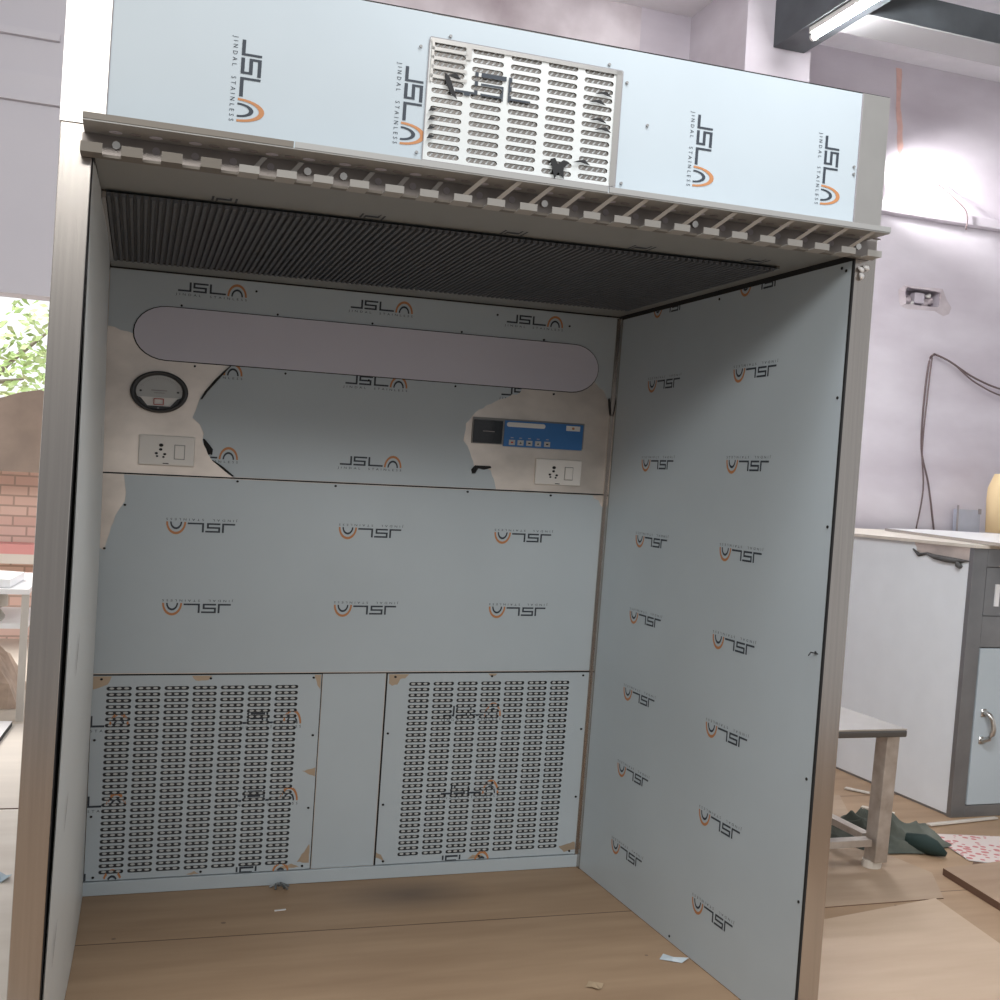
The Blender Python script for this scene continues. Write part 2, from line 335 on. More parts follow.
b = MB(); b.box((-3.5, 4.17, 3.86), (-0.37, 4.2, 3.90)); struct('trim_3', b, PLASTERL)

# ================================================================ THE BOOTH
BT = thing('laminar_flow_booth', 'large open-front stainless steel clean booth covered in pale blue protective film', 'booth', (0.95, 0.7, 0))
def part(name, mb, mats, parent=None, **k): return mb.build(name, mats, parent if parent is not None else BT, warp=booth, **k)

# posts
b = MB(); b.box((-TL, 0, 0), (0, 0.045, 2.262)); o = part('post', b, STEEL, bevel=0.002)
b = MB(); b.box((W, 0, 0), (W + TR, 0.045, 2.262)); part('post', b, STEEL, bevel=0.002)
# dark strips put in for the shade of the gaps along the walls
b = MB(); b.box((-0.001, 0.006, 0), (0.0015, 0.10, 2.2)); part('dark_gap_strip', b, DARK)
b = MB(); b.box((W - 0.002, -0.002, 0), (W + 0.003, 0.006, 2.2)); part('dark_gap_strip', b, DARK)
b = MB(); b.box((W - 0.003, 0.0, H - 0.016), (W + 0.003, D, H - 0.001)); part('dark_gap_strip', b, DARK)
b = MB(); b.box((0, 0.0, H - 0.012), (0.003, D, H - 0.001)); part('dark_gap_strip', b, DARK)
# outer skins
b = MB(); b.box((-TL, 0.045, 0), (-TL + 0.004, D + 0.03, 2.64)); part('outer_side_panel', b, STEEL)
b = MB(); b.box((W + TR - 0.004, 0.045, 0), (W + TR, D + 0.03, 2.64)); part('outer_side_panel', b, STEEL)
b = MB(); b.box((-TL, D + 0.026, 0), (W + TR, D + 0.03, 2.64)); part('outer_back_panel', b, STEEL)
b = MB(); b.box((-TL - 0.002, 0.0, 2.645), (W + TR + 0.002, D + 0.03, 2.648)); part('top_lid', b, DARK)

# right inner wall with its printed film
b = MB(); b.box((W, 0.012, 0.0), (W + 0.004, D, H)); rw = part('inner_side_panel', b, STEEL)
b = MB(); b.prism(rect(-D + 0.004, 0.003, -0.006, H - 0.004), RIGHT, 0.0, 0.001)
clip = lambda a, c: c < H - 0.016
for cy_ in (0.452, 1.045):
    for k in range(8):
        z = [0.183, 0.471, 0.756, 1.043, 1.328, 1.612, 1.907, 2.186][k]
        logo(b, RIGHT, -cy_, z, 0.25, 0.030, PI, 0.0016, 1, 2, mask=clip if k == 7 else None)
part('printed_film', b, [FILM, MARK, ORANGE], rw)
b = MB()
for (y, z) in ((0.025, 1.803), (0.024, 1.441), (0.034, 1.086), (0.03, 0.731), (0.023, 0.387), (0.03, 2.16), (0.05, 2.17), (1.44, 1.8), (1.43, 1.1), (1.44, 0.4), (0.7, 0.02), (0.7, 2.17)):
    b.prism([(-y + 0.0045 * math.cos(t * PI / 4), z + 0.0045 * math.sin(t * PI / 4)) for t in range(8)], RIGHT, 0, 0.003)
b.tube([(W - 0.004, 0.02, 1.085), (W - 0.02, 0.03, 1.088), (W - 0.03, 0.025, 1.08)], 0.002, n=5)
part('rivet', b, DARK, rw)['kind'] = 'stuff'
# left inner wall: slightly bellied film sheet
b = MB(); NY, NZ = 16, 22; g = {}
for j in range(NZ + 1):
    z = 0.002 + (H - 0.006) * j / NZ; t = j / NZ
    for i in range(NY + 1):
        s_ = i / NY; y = 0.022 + (D - 0.03) * s_
        x = 0.002 + 0.010 * math.sin(PI * min(1, t * 1.05)) * (1 - s_) ** 2 + 0.030 * math.sin(PI * s_) * (0.35 + 0.65 * math.sin(PI * t))
        g[i, j] = (x, y, z)
idx = {k: n for n, k in enumerate(g)}
vs_ = list(g.values()); n0 = len(vs_); vs_ += [(x - 0.002, y, z) for x, y, z in vs_]
fs_ = []
for j in range(NZ):
    for i in range(NY):
        q = (idx[i, j], idx[i + 1, j], idx[i + 1, j + 1], idx[i, j + 1]); fs_.append(q); fs_.append(tuple(n0 + k for k in q[::-1]))
b.add(vs_, fs_); o = part('inner_side_panel', b, FILMW, smooth=True)
o['label'] = 'bulging pale film-covered side panel'
b = MB()
for (y, z, l, dy) in ((0.22, 1.10, 0.10, -0.03), (0.20, 0.72, 0.09, -0.03), (0.17, 0.42, 0.10, -0.035), (0.60, 1.62, 0.06, 0.02)):
    q = []
    for t in (0, .25, .5, .75, 1): q.append((y + dy * t, z - l * t, 0.004 * math.sin(PI * t) + 0.0008))
    def lx(y, z):
        s_ = (y - 0.022) / (D - 0.03); t = z / H; return 0.002 + 0.010 * math.sin(PI * min(1, t * 1.05)) * (1 - s_) ** 2 + 0.030 * math.sin(PI * s_) * (0.35 + 0.65 * math.sin(PI * t)) + 0.0022
    for k in range(4):
        (ya, za, wa), (yb, zb, wb) = q[k], q[k + 1]
        b.add([(lx(ya - wa, za), ya - wa, za), (lx(ya + wa, za), ya + wa, za), (lx(yb + wb, zb), yb + wb, zb), (lx(yb - wb, zb), yb - wb, zb)], [(0, 1, 2, 3)])
part('scuff_mark', b, SEAM, o)['kind'] = 'stuff'
# ceiling
b = MB(); b.box((0, 0.0, H), (W, D, H + 0.004))
cl = part('ceiling_panel', b, STEEL)
b = MB(); b.prism([(0.006, 0.004), (W - 0.006, 0.004), (W - 0.006, D - 0.004), (0.006, D - 0.004)], TOP, 0, 0.001)
flt = lambda a, c: c < 0.320 - 0.042 * a
for cx_, cy_ in ((0.33, 0.270), (0.70, 0.255), (1.08, 0.24), (1.45, 0.225), (1.80, 0.21)):
    logo(b, TOP, cx_, cy_, 0.20, 0.10, 0, 0.0016, 1, 1, mask=lambda a, c, cx_=cx_: 0.262 - 0.042 * a < c < 0.319 - 0.042 * a and -0.065 < a - cx_ < 0.03, text=False)
part('printed_film', b, [GREYFILM, MARK], cl)
# ribbed perforated filter diffuser
b = MB(); N = 104; x0, x1 = 0.020, 1.855
fy = lambda x: 0.318 - 0.043 * (x - 0.02); by = lambda x: 1.247 - 0.024 * (x - 0.02)
for k in range(N):
    a0 = x0 + (x1 - x0) * k / N; a1 = x0 + (x1 - x0) * (k + 1) / N; am = a0 + (a1 - a0) * 0.55
    P = [(a0, H - 0.009), (a0 + 0.002, H - 0.018), (am, H - 0.018), (am + 0.002, H - 0.009), (a1, H - 0.009)]
    vs_ = [(p, fy(p), q) for p, q in P] + [(p, by(p), q) for p, q in P]
    b.add(vs_, [(i, i + 1, i + 6, i + 5) for i in range(4)] + [(0, 1, 2, 3), (5, 6, 7, 8)])
part('filter_diffuser', b, RIBM)
b = MB()
b.prism([(0.010, 0.33), (0.020, 0.325), (0.020, 1.25), (0.010, 1.25)], TOP, 0, 0.022); b.prism([(1.856, 0.24), (1.866, 0.24), (1.850, 1.21), (1.836, 1.21)], TOP, 0, 0.010)
b.prism([(0.010, 1.250), (1.85, 1.206), (1.85, 1.216), (0.010, 1.26)], TOP, 0, 0.014)
part('filter_frame', b, STEEL)

# back wall panels
b = MB(); b.box((0, D, 1.488), (W, D + 0.006, H)); up = part('upper_back_panel', b, STEELB)
filmP = jag([(0.453, 1.490), (1.466, 1.490), (1.439, 1.561), (1.368, 1.573), (1.348, 1.627), (1.318, 1.67), (1.323, 1.736), (1.357, 1.778), (1.403, 1.811), (1.539, 1.87), (1.543, 1.886),
         (1.548, 1.95), (1.83, 1.95), (1.859, 1.928), (1.896, 1.9), (1.924, 1.855), (1.936, 1.846), (1.936, 2.193), (0.004, 2.193), (0.004, 1.994), (0.09, 1.974), (0.2, 1.962), (0.415, 1.93),
         (0.422, 1.887), (0.377, 1.84), (0.338, 1.789), (0.319, 1.751), (0.31, 1.718), (0.301, 1.694), (0.328, 1.671), (0.343, 1.64), (0.339, 1.613), (0.354, 1.582), (0.376, 1.546)], 0.0035, 0.018)
b = MB(); b.prism(filmP, BACK, 0.0006, 0.0016)
msk = lambda a, c: inside(filmP, a, c)
for (cx_, cz_) in ((0.345, 2.150), (0.960, 2.148), (1.575, 2.149), (0.345, 1.868), (0.958, 1.868), (1.575, 1.868), (0.345, 1.568), (0.956, 1.568)):
    logo(b, BACK, cx_, cz_, 0.245, 0.030, 0, 0.0022, 1, 2, mask=msk)
part('printed_film', b, [FILM, MARK, ORANGE], up)
# curled rims of the torn film, their shadow put into the colour
def curl(mb, pts, w, F=BACK, base=0.002, lift=0.012):
    n = len(pts)
    for i in range(n - 1):
        (a, c), (a2, c2) = pts[i], pts[i + 1]; wi = w * math.sin(PI * (i + 0.3) / n) + 0.002; wj = w * math.sin(PI * (i + 1.3) / n) + 0.002
        mb.add([F(a, c, base), F(a2, c2, base), F(a2 + wj * 0.5, c2 + 0.2 * wj, base + lift), F(a + wi * 0.5, c + 0.2 * wi, base + lift), F(a2 + wj, c2, base + 0.004), F(a + wi, c, base + 0.004)], [(0, 1, 2, 3), (3, 2, 4, 5)])
def curl_part(pts, w):
    b = MB(); curl(b, pts, w); part('torn_film_edge', b, DARK, up)
curl_part( [(0.422, 1.886), (0.40, 1.865), (0.377, 1.84), (0.357, 1.815), (0.338, 1.789), (0.325, 1.76)], 0.010)
curl_part( [(0.340, 1.62), (0.345, 1.60), (0.354, 1.585), (0.362, 1.565)], 0.022)
curl_part( [(0.376, 1.546), (0.40, 1.528), (0.425, 1.508), (0.450, 1.492)], 0.012)
curl_part( [(1.368, 1.573), (1.358, 1.560), (1.362, 1.545)], 0.016)
b = MB(); b.prism([(1.366, 1.562), (1.375, 1.548), (1.386, 1.566), (1.41, 1.562), (1.44, 1.570), (1.436, 1.577), (1.372, 1.577)], BACK, 0.002, 0.006); part('torn_film_edge', b, DARK, up)
curl_part( [(1.918, 1.87), (1.922, 1.84), (1.93, 1.80)], 0.008)
# frosted stadium light cover
def stadium(x0, x1, zc0, zc1, hw, rx, n=14):
    P = []
    for k in range(n + 1): t = -PI / 2 + PI * k / n; P.append((x1 - rx + rx * math.cos(t), zc1 + hw * math.sin(t)))
    for k in range(n + 1): t = PI / 2 + PI * k / n; P.append((x0 + rx + rx * math.cos(t), zc0 + hw * math.sin(t)))
    return P
b = MB(); b.prism(stadium(0.086, 1.866, 1.983, 1.979, 0.096, 0.115), BACK, 0.001, 0.003); lc = part('light_cover_rim', b, DARK, up)
b = MB(); b.prism(stadium(0.090, 1.862, 1.983, 1.979, 0.093, 0.112), BACK, 0.003, 0.007); part('light_cover', b, DIFF, up)
b = MB()
for (x, z) in ((0.245, 2.085), (0.58, 2.084), (0.93, 2.083), (1.28, 2.082), (1.62, 2.080), (0.30, 1.876), (0.62, 1.874), (0.93, 1.872), (1.27, 1.874), (1.68, 1.872), (0.50, 2.16), (1.725, 2.143), (1.42, 2.16)):
    b.prism([(x + 0.004 * math.cos(t * PI / 4), z + 0.004 * math.sin(t * PI / 4)) for t in range(8)], BACK, 0, 0.005)
part('rivet', b, DARK, up)['kind'] = 'stuff'

# pressure gauge
def ell(cx, cz, rx, rz, n=40, a0=0, a1=2 * PI): return [(cx + rx * math.cos(a0 + (a1 - a0) * k / n), cz + rz * math.sin(a0 + (a1 - a0) * k / n)) for k in range(n)]
gx, gz = 0.184, 1.776
b = MB()
prof = [(1.0, 0.0), (1.0, 0.016), (0.95, 0.022), (0.88, 0.022), (0.82, 0.014), (0.80, 0.006)]
n = 48; vs_ = [BACK(gx + 0.098 * s_ * math.cos(2 * PI * k / n), gz + 0.073 * s_ * math.sin(2 * PI * k / n), d_) for s_, d_ in prof for k in range(n)]
b.add(vs_, [(i * n + k, i * n + (k + 1) % n, (i + 1) * n + (k + 1) % n, (i + 1) * n + k) for i in range(len(prof) - 1) for k in range(n)])
gg = part('pressure_gauge', b, BEZEL, smooth=True)
b = MB(); b.prism(ell(gx, gz, 0.080, 0.059), BACK, 0.002, 0.006)
lab = ell(gx, gz, 0.080, 0.059, 60)
b.flat([p for p in lab if p[1] < gz - 0.018], BACK, 0.0066, 1)
b.flat([(gx - 0.080, gz - 0.016), (gx - 0.062, gz - 0.022), (gx - 0.035, gz - 0.053), (gx - 0.048, gz - 0.052)], BACK, 0.009, 2)
b.flat([(gx + 0.080, gz - 0.016), (gx + 0.062, gz - 0.022), (gx + 0.035, gz - 0.053), (gx + 0.048, gz - 0.052)], BACK, 0.009, 2)
b.flat([(gx - 0.045, gz - 0.049), (gx + 0.045, gz - 0.049), (gx + 0.03, gz - 0.060), (gx - 0.03, gz - 0.060)], BACK, 0.009, 2)
for k in range(27):
    t = PI * (0.12 + 0.76 * k / 26); r0 = 0.80 if k % 5 else 0.74
    b.add([BACK(gx + 0.080 * r0 * math.cos(t - .006), gz + 0.059 * r0 * math.sin(t - .006), .0075), BACK(gx + 0.080 * r0 * math.cos(t + .006), gz + 0.059 * r0 * math.sin(t + .006), .0075),
           BACK(gx + 0.080 * .88 * math.cos(t + .006), gz + 0.059 * .88 * math.sin(t + .006), .0075), BACK(gx + 0.080 * .88 * math.cos(t - .006), gz + 0.059 * .88 * math.sin(t - .006), .0075)], [(0, 1, 2, 3)], 3)
b.flat(rect(gx - 0.028, gz + 0.004, gx + 0.026, gz + 0.007), BACK, 0.0076, 3); b.flat(rect(gx - 0.018, gz - 0.004, gx + 0.018, gz - 0.002), BACK, 0.0076, 3)
for sx_ in (-1, 1): b.flat(ell(gx + sx_ * 0.063, gz + 0.002, 0.0045, 0.0035, 8), BACK, 0.008, 2)
part('dial', b, [DIAL, DIALW, BEZEL, SEAM], gg)
b = MB(); q = [(gx - 0.017, gz - 0.044), (gx + 0.015, gz - 0.044), (gx + 0.015, gz - 0.024), (gx - 0.017, gz - 0.024)]
for i in range(4):
    a, c = q[i], q[(i + 1) % 4]; hx = 0.0012 if abs(a[0] - c[0]) < 1e-4 else 0; hz = 0.0012 if hx == 0 else 0
    b.prism([(min(a[0], c[0]) - hx, min(a[1], c[1]) - hz), (max(a[0], c[0]) + hx, min(a[1], c[1]) - hz), (max(a[0], c[0]) + hx, max(a[1], c[1]) + hz), (min(a[0], c[0]) - hx, max(a[1], c[1]) + hz)], BACK, 0.008, 0.011)
part('red_indicator_window', b, REDM, gg)
b = MB(); b.prism(ell(gx - 0.002, gz - 0.056, 0.004, 0.003, 10), BACK, 0.009, 0.013); part('zero_screw', b, PERF, gg)

def socket(x0, z0, x1, z1):
    cx, cz, w, h = (x0 + x1) / 2, (z0 + z1) / 2, x1 - x0, z1 - z0
    b = MB(); b.prism(rect(x0, z0, x1, z1), BACK, 0.0, 0.012); s_ = part('socket_plate', b, WHITEP, bevel=0.004)
    b = MB()
    for (px_, pz_, r_) in ((-0.047, 0.018, .0095), (-0.048, 0.003, .0075), (-0.063, -0.011, .0068), (-0.033, -0.013, .0068), (-0.060, -0.021, .0055), (-0.037, -0.023, .0055)):
        b.prism(ell(cx + px_ * w / 0.2 + 0.025, cz + pz_ * h / 0.105, r_ * 0.8, r_ * 0.62, 12), BACK, 0.0115, 0.0135)
    part('socket_pin_hole', b, DARK, s_)
    b = MB(); b.prism(rect(cx + 0.025, cz - 0.030, cx + 0.062, cz + 0.022), BACK, 0.010, 0.0135); fr_ = part('switch_frame', b, PERF, s_)
    b = MB(); b.prism(rect(cx + 0.0275, cz - 0.0275, cx + 0.0595, cz + 0.0195), BACK, 0.012, 0.017); part('rocker_switch', b, WHITEP, s_, bevel=0.002)
    b = MB(); b.prism(rect(cx - 0.012, cz - 0.047, cx + 0.008, cz - 0.044), BACK, 0.0115, 0.0128); part('maker_mark', b, DARK, s_)
socket(0.123, 1.520, 0.314, 1.625); socket(1.624, 1.516, 1.821, 1.617)

# control unit: black display and blue key panel
b = MB(); b.prism(rect(1.350, 1.662, 1.823, 1.763), BACK, 0.0, 0.006); cu_ = part('control_panel', b, PERF, bevel=0.002)
b = MB(); b.prism(rect(1.354, 1.665, 1.473, 1.753), BACK, 0.004, 0.010); b.flat(rect(1.392, 1.7085, 1.440, 1.712), BACK, 0.0105, 1); part('display', b, [BLACKP, SEAM], cu_)
b = MB(); b.prism(rect(1.481, 1.657, 1.816, 1.757), BACK, 0.004, 0.0095); part('key_panel', b, BLUEP, cu_)
b = MB(); b.prism(stadium(1.489, 1.652, 1.742, 1.742, 0.009, 0.009, 6), BACK, 0.009, 0.0105); part('white_label_strip', b, DIALW, cu_)
b = MB(); b.prism(rect(1.742, 1.731, 1.802, 1.751), BACK, 0.009, 0.0105); b.flat(ell(1.772, 1.741, 0.006, 0.005, 8), BACK, 0.0108, 1); part('logo_label', b, [DIALW, ORANGE], cu_)
for k, x in enumerate((1.515, 1.551, 1.588, 1.625, 1.664)):
    b = MB(); b.prism(rect(x - 0.0125, 1.663, x + 0.0125, 1.683), BACK, 0.009, 0.0125)
    b.flat([(x - .005, 1.669), (x + .005, 1.669), (x, 1.677)] if k % 2 else rect(x - .005, 1.670, x + .005, 1.676), BACK, 0.0128, 1)
    b.flat(rect(x - 0.006, 1.690, x + 0.006, 1.6925), BACK, 0.0100, 0); part('key', b, [DIAL, REDM if k == 0 else BEZEL], cu_)

# middle back panel
b = MB(); b.box((0, D, 0.781), (W, D + 0.006, 1.484)); mp_ = part('middle_back_panel', b, STEELB)
mP = jag([(0.078, 1.4815), (1.885, 1.4815), (1.89, 1.470), (1.912, 1.462), (1.925, 1.44), (1.934, 1.437), (1.934, 0.784), (0.004, 0.784), (0.004, 1.225), (0.024, 1.215), (0.055, 1.335), (0.085, 1.387), (0.088, 1.42)], 0.003, 0.02)
b = MB(); b.prism(mP, BACK, 0.0006, 0.0016)
for cx_ in (0.353, 0.977, 1.598):
    for cz_ in (1.307, 1.018): logo(b, BACK, cx_, cz_, 0.25, 0.030, PI, 0.0022, 1, 2)
part('printed_film', b, [FILM, MARK, ORANGE], mp_)
b = MB()
for (x, z) in ((0.024, 1.222), (0.086, 1.376), (0.47, 1.475), (0.83, 1.474), (1.35, 1.474), (1.70, 1.474)): b.prism(ell(x, z, 0.005, 0.004, 8), BACK, 0.001, 0.005)
part('rivet', b, DARK, mp_)['kind'] = 'stuff'

# lower panels and grilles
b = MB(); b.box((0.826, D, 0.05), (1.074, D + 0.006, 0.777)); ms = part('lower_centre_panel', b, STEELB)
b = MB(); b.prism(rect(0.828, 0.052, 1.072, 0.776), BACK, 0.0006, 0.0016); part('plain_film', b, FILM, ms)
def grille(x0, x1, ax, az, px, pz, nx, nz, sw, sh, logos, bare, label):
    b = MB(); slotted(b, BACK, 0.004, 0.0015, x0, 0.052, x1, 0.776, ax, az, px, pz, nx, nz, sw, sh)
    def mask(a, c):
        if not (x0 < a < x1 and 0.054 < c < 0.774): return False
        if ax < a < ax + px * nx and az < c < az + pz * nz:
            i = (a - ax) % px - px / 2; j = (c - az) % pz - pz / 2
            return not (abs(i) < sw / 2 and abs(j) < sh / 2)
        return True
    for (cx_, cz_) in logos: logo(b, BACK, cx_, cz_, 0.25, 0.036, 0, 0.0046, 1, 2, mask=mask)
    for q in bare: b.flat(jag(q, 0.002, 0.01), BACK, 0.0044, 3)
    g_ = part('return_air_grille', b, [FILM, MARK, ORANGE, BARE]); g_['label'] = label
    b = MB()
    for i in range(nx):
        for j in range(nz):
            for k in (-1, 0, 1):
                cx_, cz_ = ax + px * (i + .5) + k * sw * 0.29, az + pz * (j + .5); b.flat(ell(cx_, cz_, 0.0088, 0.0042, 8), BACK, 0.0005)
    part('inner_perforated_sheet', b, DIAL, g_)['kind'] = 'stuff'
    b = MB(); b.box((x0, D + 0.012, 0.05), (x1, D + 0.022, 0.777)); part('duct_backing', b, INNER, g_)
    b = MB()
    for i in range(3):
        for z in (0.064, 0.764): b.prism(ell(x0 + 0.03 + (x1 - x0 - 0.06) * i / 2, z, 0.005, 0.004, 8), BACK, 0.003, 0.007)
    for z in (0.28, 0.55): b.prism(ell(x1 - 0.02, z, 0.005, 0.004, 8), BACK, 0.003, 0.007); b.prism(ell(x0 + 0.015, z, 0.005, 0.004, 8), BACK, 0.003, 0.007)
    part('rivet', b, DARK, g_)['kind'] = 'stuff'
    return g_
grille(0.004, 0.822, 0.0455, 0.070, 0.0996, 0.02165, 7, 31, 0.087, 0.0135, [(0.010, 0.612), (0.630, 0.614), (0.635, 0.329), (0.012, 0.329), (0.01, 0.056), (0.62, 0.05)],
       [[(0.006, 0.774), (0.068, 0.774), (0.055, 0.745), (0.03, 0.735), (0.006, 0.728)], [(0.345, 0.774), (0.42, 0.774), (0.405, 0.758), (0.36, 0.757)], [(0.795, 0.774), (0.820, 0.774), (0.820, 0.72), (0.808, 0.735)],
        [(0.770, 0.418), (0.820, 0.43), (0.820, 0.395), (0.79, 0.408)], [(0.770, 0.080), (0.815, 0.145), (0.818, 0.075)], [(0.69, 0.055), (0.78, 0.062), (0.75, 0.075), (0.71, 0.066)], [(0.36, 0.055), (0.41, 0.056), (0.39, 0.068)]],
       'left slotted return air grille under filmed panel')
grille(1.080, 1.934, 1.160, 0.076, 0.0990, 0.02165, 7, 31, 0.085, 0.0135, [(1.432, 0.627), (1.446, 0.326), (1.43, 0.050)],
       [[(1.084, 0.774), (1.165, 0.774), (1.150, 0.758), (1.13, 0.755), (1.12, 0.735), (1.10, 0.73), (1.085, 0.74)], [(1.49, 0.774), (1.53, 0.774), (1.52, 0.765), (1.50, 0.765)], [(1.08, 0.10), (1.10, 0.09), (1.12, 0.06), (1.08, 0.08)], [(1.46, 0.055), (1.53, 0.055), (1.52, 0.068), (1.48, 0.07)],
        [(1.855, 0.085), (1.925, 0.10), (1.93, 0.07), (1.88, 0.06)]],
       'right slotted return air grille beside filmed side wall')
b = MB(); b.box((0, D - 0.012, 0.001), (W, D + 0.006, 0.049)); sk = part('bottom_rail', b, FILM, bevel=0.002)
b = MB(); b.box((1.938, D - 0.035, 0.0), (W + 0.0, D, H - 0.01)); b.box((1.930, D - 0.008, 0.0), (1.940, D, H - 0.01)); part('corner_channel', b, STEEL)
b = MB(); b.box((0.0, D - 0.002, 1.4835), (W, D + 0.004, 1.4885)); b.box((0.0, D - 0.001, 0.777), (W, D + 0.004, 0.781)); b.box((0.822, D - 0.001, 0.05), (0.826, D + 0.004, 0.777)); b.box((1.075, D - 0.001, 0.05), (1.079, D + 0.004, 0.777))
b.box((0, D - 0.002, H - 0.006), (W, D + 0.004, H)); part('panel_joint', b, DARK)

# header
hd = thing  # noqa
b = MB(); b.box((0.024, 0.0, 2.262), (1.928, 0.006, 2.645)); b.box((0.0, 0.006, 2.204), (W, 0.012, 2.262)); hp = part('header_panel', b, STEEL)
b = MB()
gx0, gx1, gz0, gz1 = 0.727, 1.222, 2.290, 2.586
for q in (rect(0.024, 2.264, gx0, 2.644), rect(gx1, 2.264, 1.929, 2.644), rect(gx0, gz1, gx1, 2.643), rect(gx0, 2.268, gx1, gz0)): b.flat(q, FRONT, 0.0012)
for cx_, cz_ in ((0.318, 2.413), (0.692, 2.416), (1.460, 2.419), (1.842, 2.421)): logo(b, FRONT, cx_, cz_, 0.195, 0.040, -PI / 2, 0.0020, 1, 2)
part('printed_film', b, [FILM, MARK, ORANGE], hp)
for x in (0.0235, 1.9285):
    b = MB(); b.box((x - .0012, -0.0046, 2.264), (x + .0012, 0.0, 2.644)); part('panel_joint', b, SEAM, hp)
b = MB(); b.box((-TL - 0.002, -0.004, 2.262), (0.023, 0.03, 2.645)); o = part('header_end_cap', b, POLISH); o['label'] = 'bright bare steel cap at header left end'
b = MB(); b.box((1.930, -0.004, 2.262), (W + TR + 0.002, 0.03, 2.645)); o = part('header_end_cap', b, POLISH); o['label'] = 'bare steel cap at header right end'
# supply grille in the header
b = MB(); slotted(b, FRONT, 0.004, 0.0012, gx0, gz0, gx1, gz1, 0.728, 2.2935, 0.0962, 0.0222, 5, 13, 0.079, 0.0130)
# torn and bare steel areas around the slots
b.flat(jag(rect(gx0 + .002, 2.5745, gx1 - .002, gz1 - .001), .002, .02), FRONT, 0.0064, 1)
b.flat(rect(gx1 - 0.016, gz0 + .001, gx1 - .001, gz1 - .001), FRONT, 0.0064, 1)
def maskh(a, c):
    i = (a - 0.728) % 0.0962 - 0.0481; j = (c - 2.2935) % 0.0222 - 0.0111
    return not (abs(i) < 0.0395 and abs(j) < 0.0068)
logo(b, FRONT, 0.935, 2.485, 0.30, 0.055, 0, 0.0068, 2, 2, mask=lambda a, c: maskh(a, c) and a < 0.985, text=False)
hg = part('supply_air_grille', b, [FILMW, POLISH, MARK])
b = MB()
# bright bared metal between the top left slots
for j in range(4):
    z = 2.2935 + 0.0222 * (9 + j); b.flat([(0.731, z - 0.0040), (0.822, z - 0.0040), (0.822 - 0.004 * j, z + 0.0040), (0.731, z + 0.0040)], FRONT, 0.0068)
b.flat(rect(0.731, 2.48, 0.7375, 2.575), FRONT, 0.0068); b.flat(rect(0.8155, 2.545, 0.829, 2.575), FRONT, 0.0068)
part('bared_metal', b, POLISH, hg)
b = MB()
def shard(mb, x, z, pts, F=FRONT, d=0.009):
    mb = MB(); mb.prism([(x + a, z + c) for a, c in pts], F, d, d + 0.002); part('torn_film_scrap', mb, DARK, hg)
shard(b, 0.765, 2.475, [(0, 0.03), (0.012, 0.022), (0.022, 0.0), (0.034, -0.03), (0.018, -0.018), (0.004, 0.008)])
shard(b, 0.775, 2.50, [(0, 0), (0.03, -0.006), (0.018, 0.008)])
shard(b, 1.045, 2.335, [(0.0, 0.0), (0.012, 0.004), (0.02, -0.01), (0.035, 0.002), (0.05, -0.002), (0.036, -0.018), (0.038, -0.045), (0.022, -0.03), (0.014, -0.048), (0.006, -0.02)])
for z, x in ((2.515, 1.150), (2.492, 1.135), (2.447, 1.140), (2.425, 1.155), (2.335, 1.105)): shard(b, x, z, [(0, 0), (0.02, 0.003), (0.045, -0.002), (0.03, 0.010), (0.012, 0.006)])
for z in (2.41, 2.388, 2.366, 2.344): shard(b, 0.732, z, [(0, -0.004), (0.014, 0.0), (0.02, 0.004), (0.006, 0.006)])
b = MB()
for i in range(5):
    for j in range(13):
        for k in range(-2, 3):
            cx_, cz_ = 0.728 + 0.0962 * (i + .5) + k * 0.0145, 2.2935 + 0.0222 * (j + .5) + 0.0008
            b.flat([(cx_ - .0055, cz_ - .0045), (cx_ - .001, cz_ - .0045), (cx_ + .0055, cz_ + .0040), (cx_ + .001, cz_ + .0040)], FRONT, 0.0005)
part('inner_perforated_sheet', b, DIAL, hg)['kind'] = 'stuff'
b = MB(); b.box((gx0 - .01, 0.02, gz0 - .01), (gx1 + .01, 0.03, gz1 + .01)); part('duct_backing', b, INNER, hg)
b = MB()
for q in (rect(gx0 - .002, gz0 - .002, gx1 + .002, gz0), rect(gx0 - .0022, gz0, gx0, gz1), rect(gx1, gz0, gx1 + .0022, gz1), rect(gx0, gz1, gx1, gz1 + .002)): b.flat(q, FRONT, 0.0045)
part('grille_edge', b, SEAM, hg)
b = MB()
for (x, z) in ((0.775, 2.597), (0.705, 2.560), (1.185, 2.598), (1.236, 2.560), (0.712, 2.305), (1.240, 2.302), (1.918, 2.42), (1.917, 2.44), (1.30, 2.46)):
    b.prism(ell(x, z, 0.004, 0.0035, 8), FRONT, 0.001, 0.005)
part('rivet', b, PERF, hp)['kind'] = 'stuff'
# hanger rail for the strip curtain
rail = thing
b = MB()
b.box((0.418, -0.102, 2.2465), (1.165, -0.098, 2.260)); b.box((1.168, -0.102, 2.2465), (1.975, -0.098, 2.260))
b.box((-0.018, -0.100, 2.243), (1.975, -0.003, 2.246)); rl = part('hanger_rail', b, mat('pale_rail_steel', (0.40, 0.40, 0.39), 0.5, 0.3))
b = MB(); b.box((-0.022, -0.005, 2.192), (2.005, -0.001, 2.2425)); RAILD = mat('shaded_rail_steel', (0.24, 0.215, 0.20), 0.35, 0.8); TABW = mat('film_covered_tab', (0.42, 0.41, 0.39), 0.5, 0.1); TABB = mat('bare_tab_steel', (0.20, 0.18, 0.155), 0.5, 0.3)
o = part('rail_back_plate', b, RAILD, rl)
b = MB(); b.box((-0.018, -0.102, 2.2465), (0.415, -0.098, 2.260)); part('rail_lip', b, TABB, rl)
b = MB()
